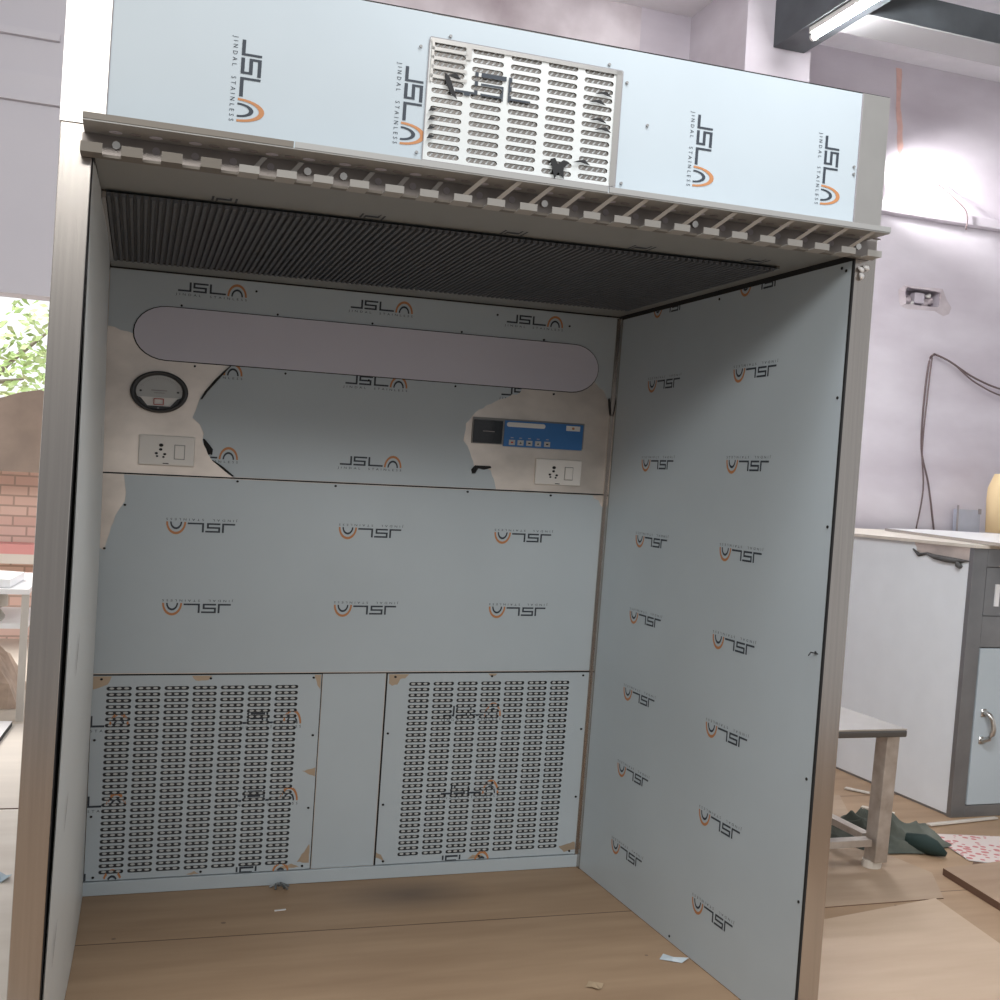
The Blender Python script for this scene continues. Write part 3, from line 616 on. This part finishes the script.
for k in range(24):
    x = 0.028 + 0.0825 * k
    b.prism(ell(x + 0.018, -0.035, 0.014, 0.011, 12), XY(2.2425), -0.0008, 0.0, 0); b.prism(ell(x + 0.058, -0.035, 0.012, 0.009, 12), XY(2.2425), -0.0008, 0.0, 1)
    b.prism(ell(x + 0.020, 2.2215, 0.0085, 0.0085, 10), FRONT, 0.005, 0.006, 1)
part('rail_slot', b, [DIFF, SEAM], rl)['kind'] = 'stuff'
for k in range(25):
    x = -0.022 + 0.0820 * k
    b = MB(); b.box((x, -0.052, 2.189), (x + 0.044, -0.003, 2.192)); b.box((x, -0.052, 2.192), (x + 0.044, -0.0495, 2.211 if k < 4 else 2.206))
    if 10 <= k < 24:  # slanted straps added in place of bright reflections in the back plate
        b.add([(x + 0.020, -0.0515, 2.206), (x + 0.034, -0.0515, 2.206), (x + 0.070, -0.096, 2.243), (x + 0.056, -0.096, 2.243), (x + 0.020, -0.0495, 2.206), (x + 0.034, -0.0495, 2.206), (x + 0.070, -0.094, 2.243), (x + 0.056, -0.094, 2.243)], [(0, 1, 2, 3), (7, 6, 5, 4), (0, 3, 7, 4), (1, 5, 6, 2)])
    elif 4 <= k < 10:
        xs = x + 0.018; b.prism([(xs, 2.195), (xs + 0.014, 2.195), (xs + 0.045, 2.238), (xs + 0.033, 2.238)], FRONT, 0.016, 0.018)
    part('curtain_tab', b, TABW if k >= 4 else TABB, rl)
    if k < 24:
        b = MB(); b.box((x + 0.044, -0.020, 2.189), (x + 0.082, -0.003, 2.192)); b.box((x + 0.044, -0.022, 2.189), (x + 0.082, -0.020, 2.195)); part('rail_lip', b, TABB, rl)
b = MB()
for k in (0, 5, 6, 12, 17, 23):
    x = 0.028 + 0.0825 * k; b.tube([booth((x + 0.02, -0.004, 2.222)), booth((x + 0.02, -0.012, 2.221))], 0.009, n=8)
o = b.build('rail_bolt', POLISH, rl); o['kind'] = 'stuff'
# crumpled clear tape on the right post
b = MB()
for (x, z, a, l) in ((1.955, 2.165, 0.4, 0.03), (1.972, 2.172, -0.5, 0.026), (1.962, 2.15, 1.1, 0.02)):
    pts = [booth((x + l * math.cos(a) * t * 0.5, -0.004 - 0.006 * math.sin(PI * t), z - l * math.sin(abs(a)) * t)) for t in (0, .25, .5, .75, 1)]
    b.tube(pts, [0.003, 0.006, 0.007, 0.006, 0.003], n=6)
o = b.build('clear_tape_scrap', WHITES, BT, smooth=True)

# ================================================================ CEILING STEEL AND LAMPS
b = MB(); b.box((3.76, -1.0, 4.31), (3.98, 3.45, 4.60)); tag(b.build('steel_beam', BEAM, bevel=0.004), 'dark grey painted steel beam running from the column towards the viewer', 'beam')
b = MB(); b.box((3.98, 2.84, 4.318), (8.4, 3.06, 4.50)); b.box((3.98, 2.82, 4.31), (8.4, 3.08, 4.318), 1); tag(b.build('steel_beam', [BEAM, BEAMLIT]), 'dark steel cross beam with an underside coloured as lit, top right', 'beam')
def tube_lamp(label, p0, p1, up, rad=0.016, glow=None):
    P0, P1, U = Vector(p0), Vector(p1), Vector(up)
    t = thing('tube_light', label, 'light', p0)
    b = MB(); b.tube([P0, P1], rad, n=12); b.build('tube', glow or TUBE, t, smooth=True)
    b = MB(); Dv = (P1 - P0).normalized(); s_ = Dv.cross(U).normalized()
    a, c = P0 - Dv * 0.03 + U * 0.022, P1 + Dv * 0.03 + U * 0.022
    q = []
    for p in (a, c):
        for su, sv in ((-1, 0), (1, 0), (1, 1), (-1, 1)): q.append(p + s_ * 0.025 * su + U * 0.036 * sv)
    b.add(q, [(0, 1, 2, 3), (7, 6, 5, 4), (0, 4, 5, 1), (1, 5, 6, 2), (2, 6, 7, 3), (3, 7, 4, 0)]); b.build('housing', WHITEP, t)
    for p, sg in ((P0, -1), (P1, 1)):
        b = MB(); e = p + Dv * sg * 0.016; b.tube([e - Dv * 0.012, e + Dv * 0.012], rad + 0.006, n=10); b.tube([e, e + U * 0.03], 0.01, n=6); b.build('end_holder', WHITEP, t)
    return t
tube_lamp('long white tube light glowing under the dark grey beam', (3.81, 3.07, 4.252), (3.81, 1.85, 4.252), (0, 0, 1))
wt = tube_lamp('wall tube light under an added hood above the ledge, glowing on the wall behind the booth corner', (4.40, 4.12, 3.80), (4.99, 4.12, 3.80), (0, 0, 1), glow=emis('wall_tube_glow', (1, 1, 1), 600))
b = MB(); b.box((4.36, 4.03, 3.865), (5.0, 4.195, 3.875)); b.box((4.36, 4.025, 3.76), (5.0, 4.032, 3.875)); b.build('added_hood', WHITEP, wt)  # unseen hood, added to keep the tube's light off upper wall and hall
lw = area('wall_glare_fill', (4.75, 3.86, 3.86), (5.75, 4.2, 3.86), 0.10, 0.20, 7.5, (1.0, 0.99, 1.0)); lw.data.spread = math.radians(50)  # extra unseen area light added to carry the glare along the wall

# ================================================================ RIGHT SIDE OF THE HALL
def leanall(root, k):
    for o in [root] + list(root.children_recursive):
        if o.type == 'MESH':
            for v in o.data.vertices: v.co.x += k * v.co.z
cb = thing('storage_cabinet', 'white film-sided grey steel cabinet standing against the lavender wall', 'cabinet', (4.034, 1.82, 0))
b = MB(); b.box((4.044, 1.85, 0.0), (6.4, 4.05, 1.335)); b.build('body', CABST, cb)
b = MB(); b.prism(jag([(1.836, 0.012), (4.05, 0.012), (4.05, 1.335), (2.27, 1.335), (2.24, 1.275), (2.15, 1.285), (2.08, 1.275), (1.98, 1.262), (1.90, 1.262), (1.836, 1.27)], 0.006, 0.03), lambda u_, v_, d_: (4.044 - d_, u_, v_), 0, 0.003); b.build('side_film', mat('white_side_film', (0.80, 0.84, 0.88), 0.4, amp=0.02), cb)
b = MB(); b.box((4.0415, 1.85, 1.26), (4.0438, 2.30, 1.335)); b.build('bare_top_band', STEELB, cb)
b = MB()
pts = [(2.27, 1.30), (2.22, 1.272), (2.16, 1.284), (2.10, 1.270), (2.02, 1.264), (1.95, 1.262), (1.88, 1.266), (1.85, 1.268)]
b.tube([(4.036, y, z) for y, z in pts], [0.004, 0.010, 0.006, 0.013, 0.016, 0.015, 0.006, 0.003], n=7)
b.tube([(4.034, 1.93, 1.262), (4.030, 1.92, 1.245), (4.030, 1.90, 1.235)], [0.006, 0.016, 0.012], n=7); b.build('curled_film', mat('curled_film_grey', (0.09, 0.09, 0.09), 0.6, amp=.3, scale=20), cb, smooth=True)
b = MB(); b.box((4.034, 1.82, 0.0), (4.12, 1.85, 1.335)); b.box((4.12, 1.82, 0.0), (6.4, 1.85, 0.058)); b.box((4.12, 1.82, 1.245), (6.4, 1.85, 1.335)); b.box((4.12, 1.82, 0.845), (6.4, 1.85, 1.0)); b.box((4.90, 1.82, 0.058), (5.0, 1.85, 1.25)); b.build('front_frame', CABST, cb, bevel=0.002)
b = MB(); b.box((4.125, 1.824, 1.003), (4.895, 1.85, 1.242)); vp = b.build('vent_panel', CABST, cb)
for k in range(8):
    b = MB(); b.box((4.185 + 0.05 * k, 1.816, 1.05), (4.21 + 0.05 * k, 1.824, 1.16)); b.build('vent_slat', WHITES if k < 1 else STEELB, vp)
b = MB(); b.box((4.125, 1.816, 0.062), (4.895, 1.85, 0.840)); dr = b.build('door', FILM, cb, bevel=0.002)
b = MB(); b.tube([(4.175, 1.816, 0.520), (4.176, 1.795, 0.522), (4.182, 1.780, 0.515), (4.190, 1.770, 0.495), (4.196, 1.766, 0.470), (4.198, 1.765, 0.445), (4.195, 1.767, 0.420), (4.187, 1.775, 0.400), (4.177, 1.795, 0.386), (4.175, 1.816, 0.384)], [0.011, 0.012, 0.013, 0.014, 0.014, 0.014, 0.014, 0.013, 0.012, 0.011], n=10)
b.box((4.160, 1.810, 0.502), (4.190, 1.818, 0.540)); b.box((4.160, 1.810, 0.366), (4.190, 1.818, 0.402)); h_ = b.build('handle', POLISH, dr, smooth=True); h_['label'] = 'curved chrome handle'
leanall(cb, 0.034)   # the cabinet stands slightly out of plumb
b = MB(); b.box((4.034 + 0.035, 1.80, 1.336), (6.45, 4.08, 1.352)); tag(b.build('plywood_worktop', PALEB), 'tan plywood board lying flat on the white cabinet', 'board')
b = MB(); P = [(4.98, 3.68), (4.06, 1.60), (5.9, 0.95), (6.9, 3.3), (5.6, 4.05)]
b.prism(P, XY(1.354), 0, 0.016, 0); b.prism([(4.99, 3.66), (4.08, 1.62), (5.9, 1.0), (6.85, 3.28), (5.6, 4.0)], XY(1.370), 0, 0.001, 1)
tag(b.build('steel_sheet', [STEEL, WHITES]), 'white-faced metal sheet lying skewed on top of the tan board', 'sheet')
b = MB(); n = 14; b.tube([(6.15, 3.90, 1.373), (6.15, 3.90, 1.62), (6.15, 3.90, 1.70), (6.15, 3.90, 1.80)], [0.10, 0.105, 0.10, 0.06], n=16)
tag(b.build('foam_bottle', YELL, smooth=True), 'beige rounded container on the cabinet at the right edge of view', 'container')
b = MB(); b.box((5.95, 4.12, 1.353), (6.16, 4.16, 1.53), 0); b.box((5.945, 4.115, 1.353), (5.96, 4.12, 1.56), 1); b.box((6.14, 4.115, 1.50), (6.165, 4.12, 1.54), 1)
tag(b.build('wall_panel', [mat('blue_grey_panel', (0.42, 0.44, 0.52), 0.7, amp=.1), SEAM]), 'small blue-grey panel leaning on the wall behind the metal sheet', 'panel')
# cables on the wall
def cable(label, pts, rad=0.0075):
    V = [Vector(p) for p in pts]; out = []
    for i in range(len(V) - 1):
        p0, p1, p2, p3 = V[max(i - 1, 0)], V[i], V[i + 1], V[min(i + 2, len(V) - 1)]
        for k in range(6):
            t = k / 6; out.append(0.5 * ((2 * p1) + (p2 - p0) * t + (2 * p0 - 5 * p1 + 4 * p2 - p3) * t * t + (3 * p1 - p0 - 3 * p2 + p3) * t ** 3))
    out.append(V[-1]); b = MB(); b.tube(out, rad, n=7); tag(b.build('wall_cable', CABLEM, smooth=True), label, 'cable')
cable('thin dark cable hanging straight down the lavender wall from a nail', [(5.70, 4.17, 2.655), (5.64, 4.15, 2.60), (5.615, 4.15, 2.30), (5.62, 4.15, 1.95), (5.70, 4.15, 1.70), (5.775, 4.15, 1.36)])
cable('second dark cable looping down beside the first to the board', [(5.71, 4.17, 2.66), (5.655, 4.14, 2.62), (5.625, 4.13, 2.32), (5.61, 4.13, 1.95), (5.64, 4.13, 1.66), (5.60, 4.13, 1.37)], 0.006)
cable('dark cable sagging right from the nail, upper one of two', [(5.70, 4.17, 2.66), (5.82, 4.15, 2.615), (6.05, 4.14, 2.51), (6.35, 4.14, 2.44), (6.9, 4.14, 2.40)])
cable('dark cable sagging right from the nail, lower one of two', [(5.70, 4.16, 2.655), (5.83, 4.13, 2.60), (6.05, 4.12, 2.47), (6.35, 4.12, 2.385), (6.9, 4.12, 2.34)], 0.006)
cable('loose pale wire end curling over the wall ledge', [(5.62, 4.16, 3.90), (5.78, 4.12, 3.78), (5.86, 4.11, 3.70), (5.86, 4.11, 3.58)], 0.005)
# knocked-out niche rim and pipe
t = thing('wall_niche_rubble', 'broken rim and rubble of the hole knocked in the lavender wall', 'rubble', (5.58, 4.2, 3.0))
b = MB()
rim = [(5.40, 2.985), (5.46, 2.97), (5.60, 2.975), (5.70, 2.98), (5.78, 2.95), (5.83, 2.97), (5.85, 3.02), (5.80, 3.08), (5.76, 3.15), (5.60, 3.145), (5.42, 3.14), (5.37, 3.10), (5.38, 3.02)]
inn = [(5.43, 3.005), (5.47, 3.003), (5.60, 3.004), (5.68, 3.006), (5.72, 3.008), (5.73, 3.02), (5.735, 3.05), (5.735, 3.08), (5.73, 3.12), (5.60, 3.125), (5.44, 3.125), (5.425, 3.09), (5.425, 3.03)]
nn = len(rim); vs_ = [(x, 4.2, z) for x, z in rim] + [(x + random.uniform(-.01, .01), 4.185, z) for x, z in inn] + [(x, 4.2, z) for x, z in inn]
b.add(vs_, [(i, (i + 1) % nn, nn + (i + 1) % nn, nn + i) for i in range(nn)] + [(nn + i, nn + (i + 1) % nn, 2 * nn + (i + 1) % nn, 2 * nn + i) for i in range(nn)]); b.build('cement_rim', PLASTERD, t)
for (x, z, s_) in ((5.50, 3.04, 0.035), (5.54, 3.02, 0.02), (5.66, 3.03, 0.03), (5.70, 3.05, 0.03), (5.69, 3.09, 0.02)):
    b = MB(); b.tube([(x - s_, 4.27, z), (x, 4.26, z + 0.01), (x + s_, 4.28, z - 0.005)], [s_ * 0.6, s_, s_ * 0.5], n=7); b.build('rubble_piece', PLASTERD if s_ > .025 else WHITEP, t, smooth=True)
b = MB(); b.box((5.55, 4.24, 3.03), (5.64, 4.30, 3.11)); b.build('switch_box', PLASTER, t, bevel=.01)
# orange-brown drip stain on the upper wall
b = MB(); b.prism(jag([(5.23, 4.69), (5.28, 4.69), (5.285, 4.45), (5.32, 4.28), (5.335, 4.14), (5.31, 4.04), (5.285, 4.12), (5.272, 4.28), (5.25, 4.45)], .006, .04), XZ(4.199), 0, 0.001)
tag(b.build('drip_stain', mat('salmon_stain', (0.66, 0.42, 0.37), 0.9, amp=.15, scale=12)), 'salmon drip stain running down the upper wall', 'stain')

# steel work table, mostly behind the right post
tb = thing('steel_work_table', 'low steel work table showing one leg right of the booth', 'table', (2.85, 1.6, 0))
b = MB(); b.box((2.25, 1.142, 0.600), (3.163, 2.10, 0.606)); b.build('table_top', POLISH, tb)
b = MB(); b.box((2.25, 1.14, 0.572), (3.165, 2.10, 0.600)); b.build('edge_rim', mat('dark_rim_steel', (0.15, 0.148, 0.145), 0.3, 0.8), tb, bevel=0.006)
for x, y in ((3.105, 1.20), (2.30, 1.20), (3.105, 1.98), (2.30, 1.98)):
    b = MB(); b.box((x + 0.012, y, 0.034), (x + 0.075, y + 0.075, 0.572)); lg = b.build('leg', RUST, tb, bevel=0.004)
    b = MB(); b.tube([(x + 0.037, y + 0.05, 0.0045), (x + 0.037, y + 0.05, 0.034)], 0.040, n=12); b.build('rubber_foot', PALEB, lg)
for y in (1.215, 1.995):
    b = MB(); b.box((2.375, y, 0.10), (3.105, y + 0.05, 0.128)); b.build('stretcher', RUST, tb)
for x in (2.32, 3.12):
    b = MB(); b.box((x, 1.30, 0.10), (x + 0.045, 1.98, 0.128)); b.build('stretcher', RUST, tb)

leanall(tb, 0.05)
# crumpled cloth
b = MB(); NX, NYY = 84, 56; x0, x1 = -0.36, 0.36; pv = []
random.seed(3); waves = [(random.uniform(8, 34), random.uniform(8, 34), random.uniform(0, 6), random.uniform(.3, 1)) for _ in range(9)]
for j in range(NYY + 1):
    for i in range(NX + 1):
        uu, vv = i / NX * 2 - 1, j / NYY * 2 - 1
        rr = 1 + 0.10 * math.sin(3 * math.atan2(vv, uu)) + 0.06 * math.sin(7 * math.atan2(vv, uu) + 1)
        sq = max(abs(uu), abs(vv)) / (math.hypot(uu, vv) + 1e-6); X, Y = uu * sq * rr * 0.30, vv * sq * rr * 0.19
        edge = max(0.0, 1 - max(abs(uu), abs(vv)) ** 3)
        hgt = sum(w_ * math.sin(a_ * X + c_ * Y * 1.6 + p_) for a_, c_, p_, w_ in waves) / 5
        r1 = (1 - abs(math.sin(13 * X + 10 * Y + hgt * 1.6))) ** 1.2; r2 = (1 - abs(math.sin(17 * Y - 9 * X + 1 + hgt * 1.2))) ** 1.5
        z = 0.006 + edge * (0.028 + 0.050 * r1 + 0.040 * r2 + 0.03 * math.cos(4 * X) * math.cos(6 * Y))
        ca, sa = math.cos(-0.5), math.sin(-0.5); pv.append((3.42 + X * ca - Y * sa, 1.57 + X * sa + Y * ca, z))
b.add(pv, [(j * (NX + 1) + i, j * (NX + 1) + i + 1, (j + 1) * (NX + 1) + i + 1, (j + 1) * (NX + 1) + i) for j in range(NYY) for i in range(NX)])
n = len(pv); b.add([(p[0], p[1], 0.001) for p in pv if 1][:0], [])
cl_ = tag(b.build('crumpled_cloth', CLOTHM, smooth=True), 'crumpled grey-green cloth on the floor behind the table leg', 'cloth')
b = MB(); b.tube([(3.46, 1.43, 0.04), (3.51, 1.37, 0.042), (3.53, 1.33, 0.035), (3.56, 1.29, 0.018)], [0.035, 0.042, 0.035, 0.010], n=10); b.build('dark_sleeve', TEAL, cl_, smooth=True)

# loose boards on the right
def sheet(label, poly, z0, z1, m=PLY, cat='board', name='plywood_sheet', e=PLYE):
    b = MB(); b.prism(poly, XY(0), z0, z1 - 0.001, 1); b.prism(poly, XY(0), z1 - 0.001, z1, 0); return tag(b.build(name, [m, e]), label, cat)
sheet('light plywood sheet on the floor in front of the right post', [(2.10, 0.66), (3.14, 0.855), (3.02, 0.20), (2.75, -1.2), (2.05, -1.2)], 0.001, 0.016, mat('light_ply', (0.50, 0.365, 0.255), .55, scale=2.5, stretch=(.7, 4, 1), col2=(.58, .44, .32)))
sheet('brown board with a dark edge at the far right of the floor', [(3.393, 1.114), (3.335, 0.733), (3.18, -0.3), (4.8, -0.4), (4.9, 1.12), (3.75, 1.15)], 0.001, 0.030, mat('brown_ply', (.33, .22, .145), .6, scale=3, stretch=(.7, 4, 1), col2=(.40, .28, .19)))
sheet('tan board under the steel work table', [(2.2, 0.88), (3.20, 0.88), (3.36, 1.14), (3.30, 1.50), (3.70, 2.25), (2.6, 2.9), (2.2, 2.9)], 0.0005, 0.004, mat('tan_ply', (.38, .27, .185), .6, scale=3, stretch=(.7, 4, 1), col2=(.46, .34, .24)))
sheet('red and white printed sheet lying beside the cloth', [(3.72, 1.60), (3.64, 1.245), (3.76, 1.165), (4.5, 1.17), (4.5, 1.38)], 0.004, 0.007, PRINT, 'sheet', 'printed_sheet', WHITES)
for (x, y, a, l, lb) in ((3.82, 1.70, 0.12, 0.45, 'long pale wood offcut on the floor before the cabinet'), (3.66, 2.02, -0.9, 0.16, 'short pale offcut near the cabinet side'), (3.80, 2.35, -0.95, 0.13, 'pale offcut further back along the cabinet side')):
    b = MB(); c_, s_ = math.cos(a), math.sin(a); q = [(x, y), (x + l * c_, y + l * s_), (x + l * c_ - .022 * s_, y + l * s_ + .022 * c_), (x - .03 * s_, y + .03 * c_)]; b.prism(q, XY(0), 0.005, 0.012); tag(b.build('wood_offcut', PALEB), lb, 'offcut')

sheet('narrow dark strip put in for the shaded gap between the cloth and the brown board', [(3.62, 1.20), (3.66, 1.235), (3.74, 1.165), (3.70, 1.152)], 0.001, 0.003, PLYE, 'strip', 'floor_gap_strip')  # dark strip put in where the recess between sheets lies in shade
# litter
def scrap(name, label, x, y, pts, m, z=0.0):
    b = MB(); n = len(pts); vs_ = [(x, y, z + 0.014)] + [(x + a, y + c, z + 0.002 + h) for a, c, h in pts]
    b.add(vs_, [(0, 1 + i, 1 + (i + 1) % n) for i in range(n)]); vs2 = [(p[0], p[1], p[2] - 0.001) for p in vs_]; b.add(vs2, [(0, 1 + (i + 1) % n, 1 + i) for i in range(n)]); tag(b.build(name, m), label, 'scrap')
scrap('film_scrap', 'torn pale blue film scrap at the foot of the right inner wall', 1.86, 0.56, [(-0.04, 0.02, 0.0), (-0.02, 0.035, .01), (0.0, 0.012, .004), (0.03, 0.02, 0), (0.05, -0.01, .01), (0.02, -0.02, 0), (-0.01, -0.005, .002)], FILM)
scrap('dry_leaf', 'small dry brown leaf on the plywood inside the booth', 1.53, 0.44, [(-0.03, 0.0, 0.0), (-0.012, 0.02, .008), (0.01, 0.014, .002), (0.03, 0.0, .006), (0.014, -0.02, 0), (0.0, -0.03, .004), (-0.014, -0.012, .004)], mat('dry_leaf_brown', (.42, .31, .2), .7))
b = MB(); random.seed(5)
for k in range(5): a = random.uniform(0, PI); x, y = 0.70 + random.uniform(-.02, .02), 1.41 + random.uniform(-.01, .01); b.tube([(x - .03 * math.cos(a), y - .02 * math.sin(a), .006), (x, y, .018), (x + .03 * math.cos(a), y + .02 * math.sin(a), .008)], .004, n=5)
tag(b.build('metal_swarf', mat('swarf_grey', (.22, .24, .25), .4, .5)), 'grey tangle of metal swarf at the foot of the back panel', 'scrap')
scrap('blue_film_scrap', 'bluish film scrap on the pale floor left of the booth', -0.245, 1.62, [(-0.05, 0.02, 0.0), (-0.02, 0.045, .02), (0.02, 0.03, 0.0), (0.035, -0.01, .02), (0.0, -0.03, 0), (-0.03, -0.01, .01)], mat('blue_grey_film', (.35, .45, .52), .4), z=0.013)
b = MB(); b.tube([(2.215, 0.085, 0.018), (2.245, 0.10, 0.020), (2.27, 0.095, 0.018)], 0.003, n=5); tag(b.build('twig', DARK), 'short dark twig on the light plywood sheet', 'scrap')
b = MB(); b.prism([(0.66, 1.20), (0.70, 1.205), (0.70, 1.213), (0.66, 1.208)], XY(0), 0, .002); tag(b.build('paper_sliver', WHITES), 'thin pale sliver on the booth floor near the back', 'scrap')

# ================================================================ LEFT: FLOOR BOARD AND YARD
sheet('pale washed floor board left of the booth', [(-3.2, -0.6), (-0.115, -0.6), (-0.115, 2.48), (-3.2, 2.60)], 0.001, 0.012, PALEB)
sheet('second pale board behind the first, left of the booth', [(-3.2, 2.62), (-0.115, 2.50), (-0.115, 4.15), (-3.2, 4.15)], 0.001, 0.012, mat('pale_board_b', (.66, .60, .53), .6, amp=.06, scale=2, stretch=(.6, 4, 1)))
sheet('dark-edged steel offcut on the pale floor at the left edge', [(-0.85, 3.52), (-0.46, 3.56), (-0.425, 4.10), (-0.85, 4.10)], 0.013, 0.040, WHITES, 'sheet', 'steel_sheet', DARK)
t = thing('yard_workbench', 'rough bench of pale boards in the yard beyond the opening', 'bench', (-1.2, 4.9, -0.02))
b = MB(); b.box((-2.2, 4.35, 0.72), (-0.39, 5.4, 0.75)); b.build('bench_top', WHITES, t)
b = MB(); b.box((-2.2, 4.50, 0.50), (-0.40, 5.3, 0.53)); b.build('lower_shelf', WHITES, t)
for x, y in ((-0.43, 4.36), (-2.15, 4.36), (-0.43, 5.34), (-2.15, 5.34)):
    b = MB(); b.box((x, y, -0.02), (x + 0.04, y + 0.04, 0.72)); b.build('leg', mat('bench_leg', (.55, .52, .48), .7), t)
b = MB(); b.prism([(-1.9, 4.6), (-0.5, 4.4), (-0.46, 4.9), (-1.5, 5.35)], XY(0), 0.752, 0.80); tag(b.build('white_board', WHITES), 'white board lying askew on the yard workbench', 'board')
b = MB(); b.tube([(-0.62, 4.64, 0.534), (-0.59, 4.61, 0.58), (-0.57, 4.60, 0.63), (-0.58, 4.60, 0.68), (-0.58, 4.60, 0.71)], [0.05, 0.062, 0.05, 0.06, 0.02], n=12); tag(b.build('pale_sack', mat('pale_sack_cloth', (.60, .56, .50), .9, amp=.1, scale=10), smooth=True), 'pale bundled sack on the lower shelf of the yard bench', 'sack')
b = MB(); random.seed(11); pv = []; N1 = 20
for j in range(N1 + 1):
    for i in range(N1 + 1):
        a, c = i / N1 * 2 - 1, j / N1 * 2 - 1; e = max(0, 1 - max(abs(a), abs(c)) ** 4)
        pv.append((-1.0 + a * 0.55, 5.10 + c * 0.40, -0.018 + e * (0.38 + 0.07 * math.sin(9 * a + 3 * c) * math.cos(8 * c - 2 * a) + random.uniform(-.012, .012))))
b.add(pv, [(j * (N1 + 1) + i, j * (N1 + 1) + i + 1, (j + 1) * (N1 + 1) + i + 1, (j + 1) * (N1 + 1) + i) for j in range(N1) for i in range(N1)])
tag(b.build('brown_paper_heap', SACK), 'crumpled brown paper heap under the yard bench', 'heap')
b = MB(); b.box((-5, 7.6, -0.02), (0.6, 7.85, 1.52)); tag(b.build('brick_wall', BRICK, origin=(0, 7.6, 0)), 'pale red brick wall across the yard', 'wall')
b = MB(); b.box((-4, 7.30, 0.72), (-0.2, 7.58, 0.80)); b.box((-4, 7.30, 0.64), (-0.2, 7.58, 0.72), 1); b.box((-4, 7.35, -0.02), (-3.9, 7.58, 0.64)); b.box((-0.35, 7.35, -0.02), (-0.25, 7.58, 0.64)); tag(b.build('red_bench', [mat('red_paint', (.70, .32, .30), .6), PALEB]), 'red and cream ledge along the foot of the brick wall', 'ledge')
b = MB(); N1 = 30; pv = []
for j in range(9):
    for i in range(N1 + 1):
        x = -4.2 + 4.35 * i / N1; top_ = 2.02 + 0.05 * math.sin(x * 2.2 + 1) + 0.07 * math.exp(-((x + 0.63) / 0.13) ** 2)
        z = 1.40 + (top_ - 1.40) * j / 8; pv.append((x, 6.95 + 0.03 * math.sin(x * 9 + j * .5) + 0.02 * j, z))
b.add(pv, [(j * (N1 + 1) + i, j * (N1 + 1) + i + 1, (j + 1) * (N1 + 1) + i + 1, (j + 1) * (N1 + 1) + i) for j in range(8) for i in range(N1)])
n0 = len(pv); b.add([(x, y + 0.5, z - 0.02) for x, y, z in pv[-(N1 + 1):]] + pv[-(N1 + 1):], [(i, i + 1, N1 + 2 + i, N1 + 1 + i) for i in range(N1)])
tp = tag(b.build('brown_tarpaulin', TARP, smooth=True), 'brown tarpaulin hung above the brick wall', 'tarp')
for x in (-4.0, -2.0, 0.05):
    b = MB(); b.tube([(x, 7.02, -0.02), (x, 7.02, 2.0)], 0.025, n=8); b.build('pole', BRANCH, tp)
# tree beyond
tr = thing('leafy_tree', 'bright green leafy tree seen through the yard opening', 'tree', (-1.6, 10.0, -0.02))
random.seed(21)
b = MB(); b.tube([(-1.6, 10.0, -0.02), (-1.55, 10.0, 1.4), (-1.4, 9.9, 2.6), (-1.2, 9.8, 3.6)], [0.12, 0.10, 0.07, 0.03], n=8)
for (p, q) in (((-1.5, 9.95, 1.9), (-0.7, 9.6, 2.8)), ((-1.45, 9.9, 2.3), (-2.2, 9.8, 3.1)), ((-1.5, 9.9, 2.0), (-0.9, 9.5, 2.3))): b.tube([p, ((p[0] + q[0]) / 2, p[1], (p[2] + q[2]) / 2 + .12), q], [0.04, 0.03, 0.012], n=6)
b.build('trunk', BRANCH, tr)
b = MB()
for k in range(520):
    c = random.choice([(-0.75, 9.5, 2.75, .35), (-0.85, 9.5, 2.3, .3), (-1.3, 9.7, 2.6, .4), (-1.9, 9.8, 3.0, .6), (-1.1, 9.7, 3.3, .5), (-0.95, 9.6, 2.45, .3)])
    x, y, z = c[0] + random.gauss(0, c[3] * .6), c[1] + random.gauss(0, .25), c[2] + random.gauss(0, c[3] * .5)
    a = random.uniform(0, 2 * PI); tl = random.uniform(-.8, .8); l, w_ = random.uniform(.035, .075), random.uniform(.015, .03)
    e1 = Vector((math.cos(a), math.sin(a) * .5, math.sin(tl))).normalized(); e2 = e1.cross(Vector((random.uniform(-1, 1), -1, random.uniform(-1, 1)))).normalized(); P = Vector((x, y, z))
    b.add([P - e1 * l, P - e2 * w_ + e1 * l * .1, P + e1 * l, P + e2 * w_ + e1 * l * .1], [(0, 1, 2, 3)])
b.build('foliage', LEAF, tr)

for o in bpy.data.objects:
    if '_o' in o: del o['_o']
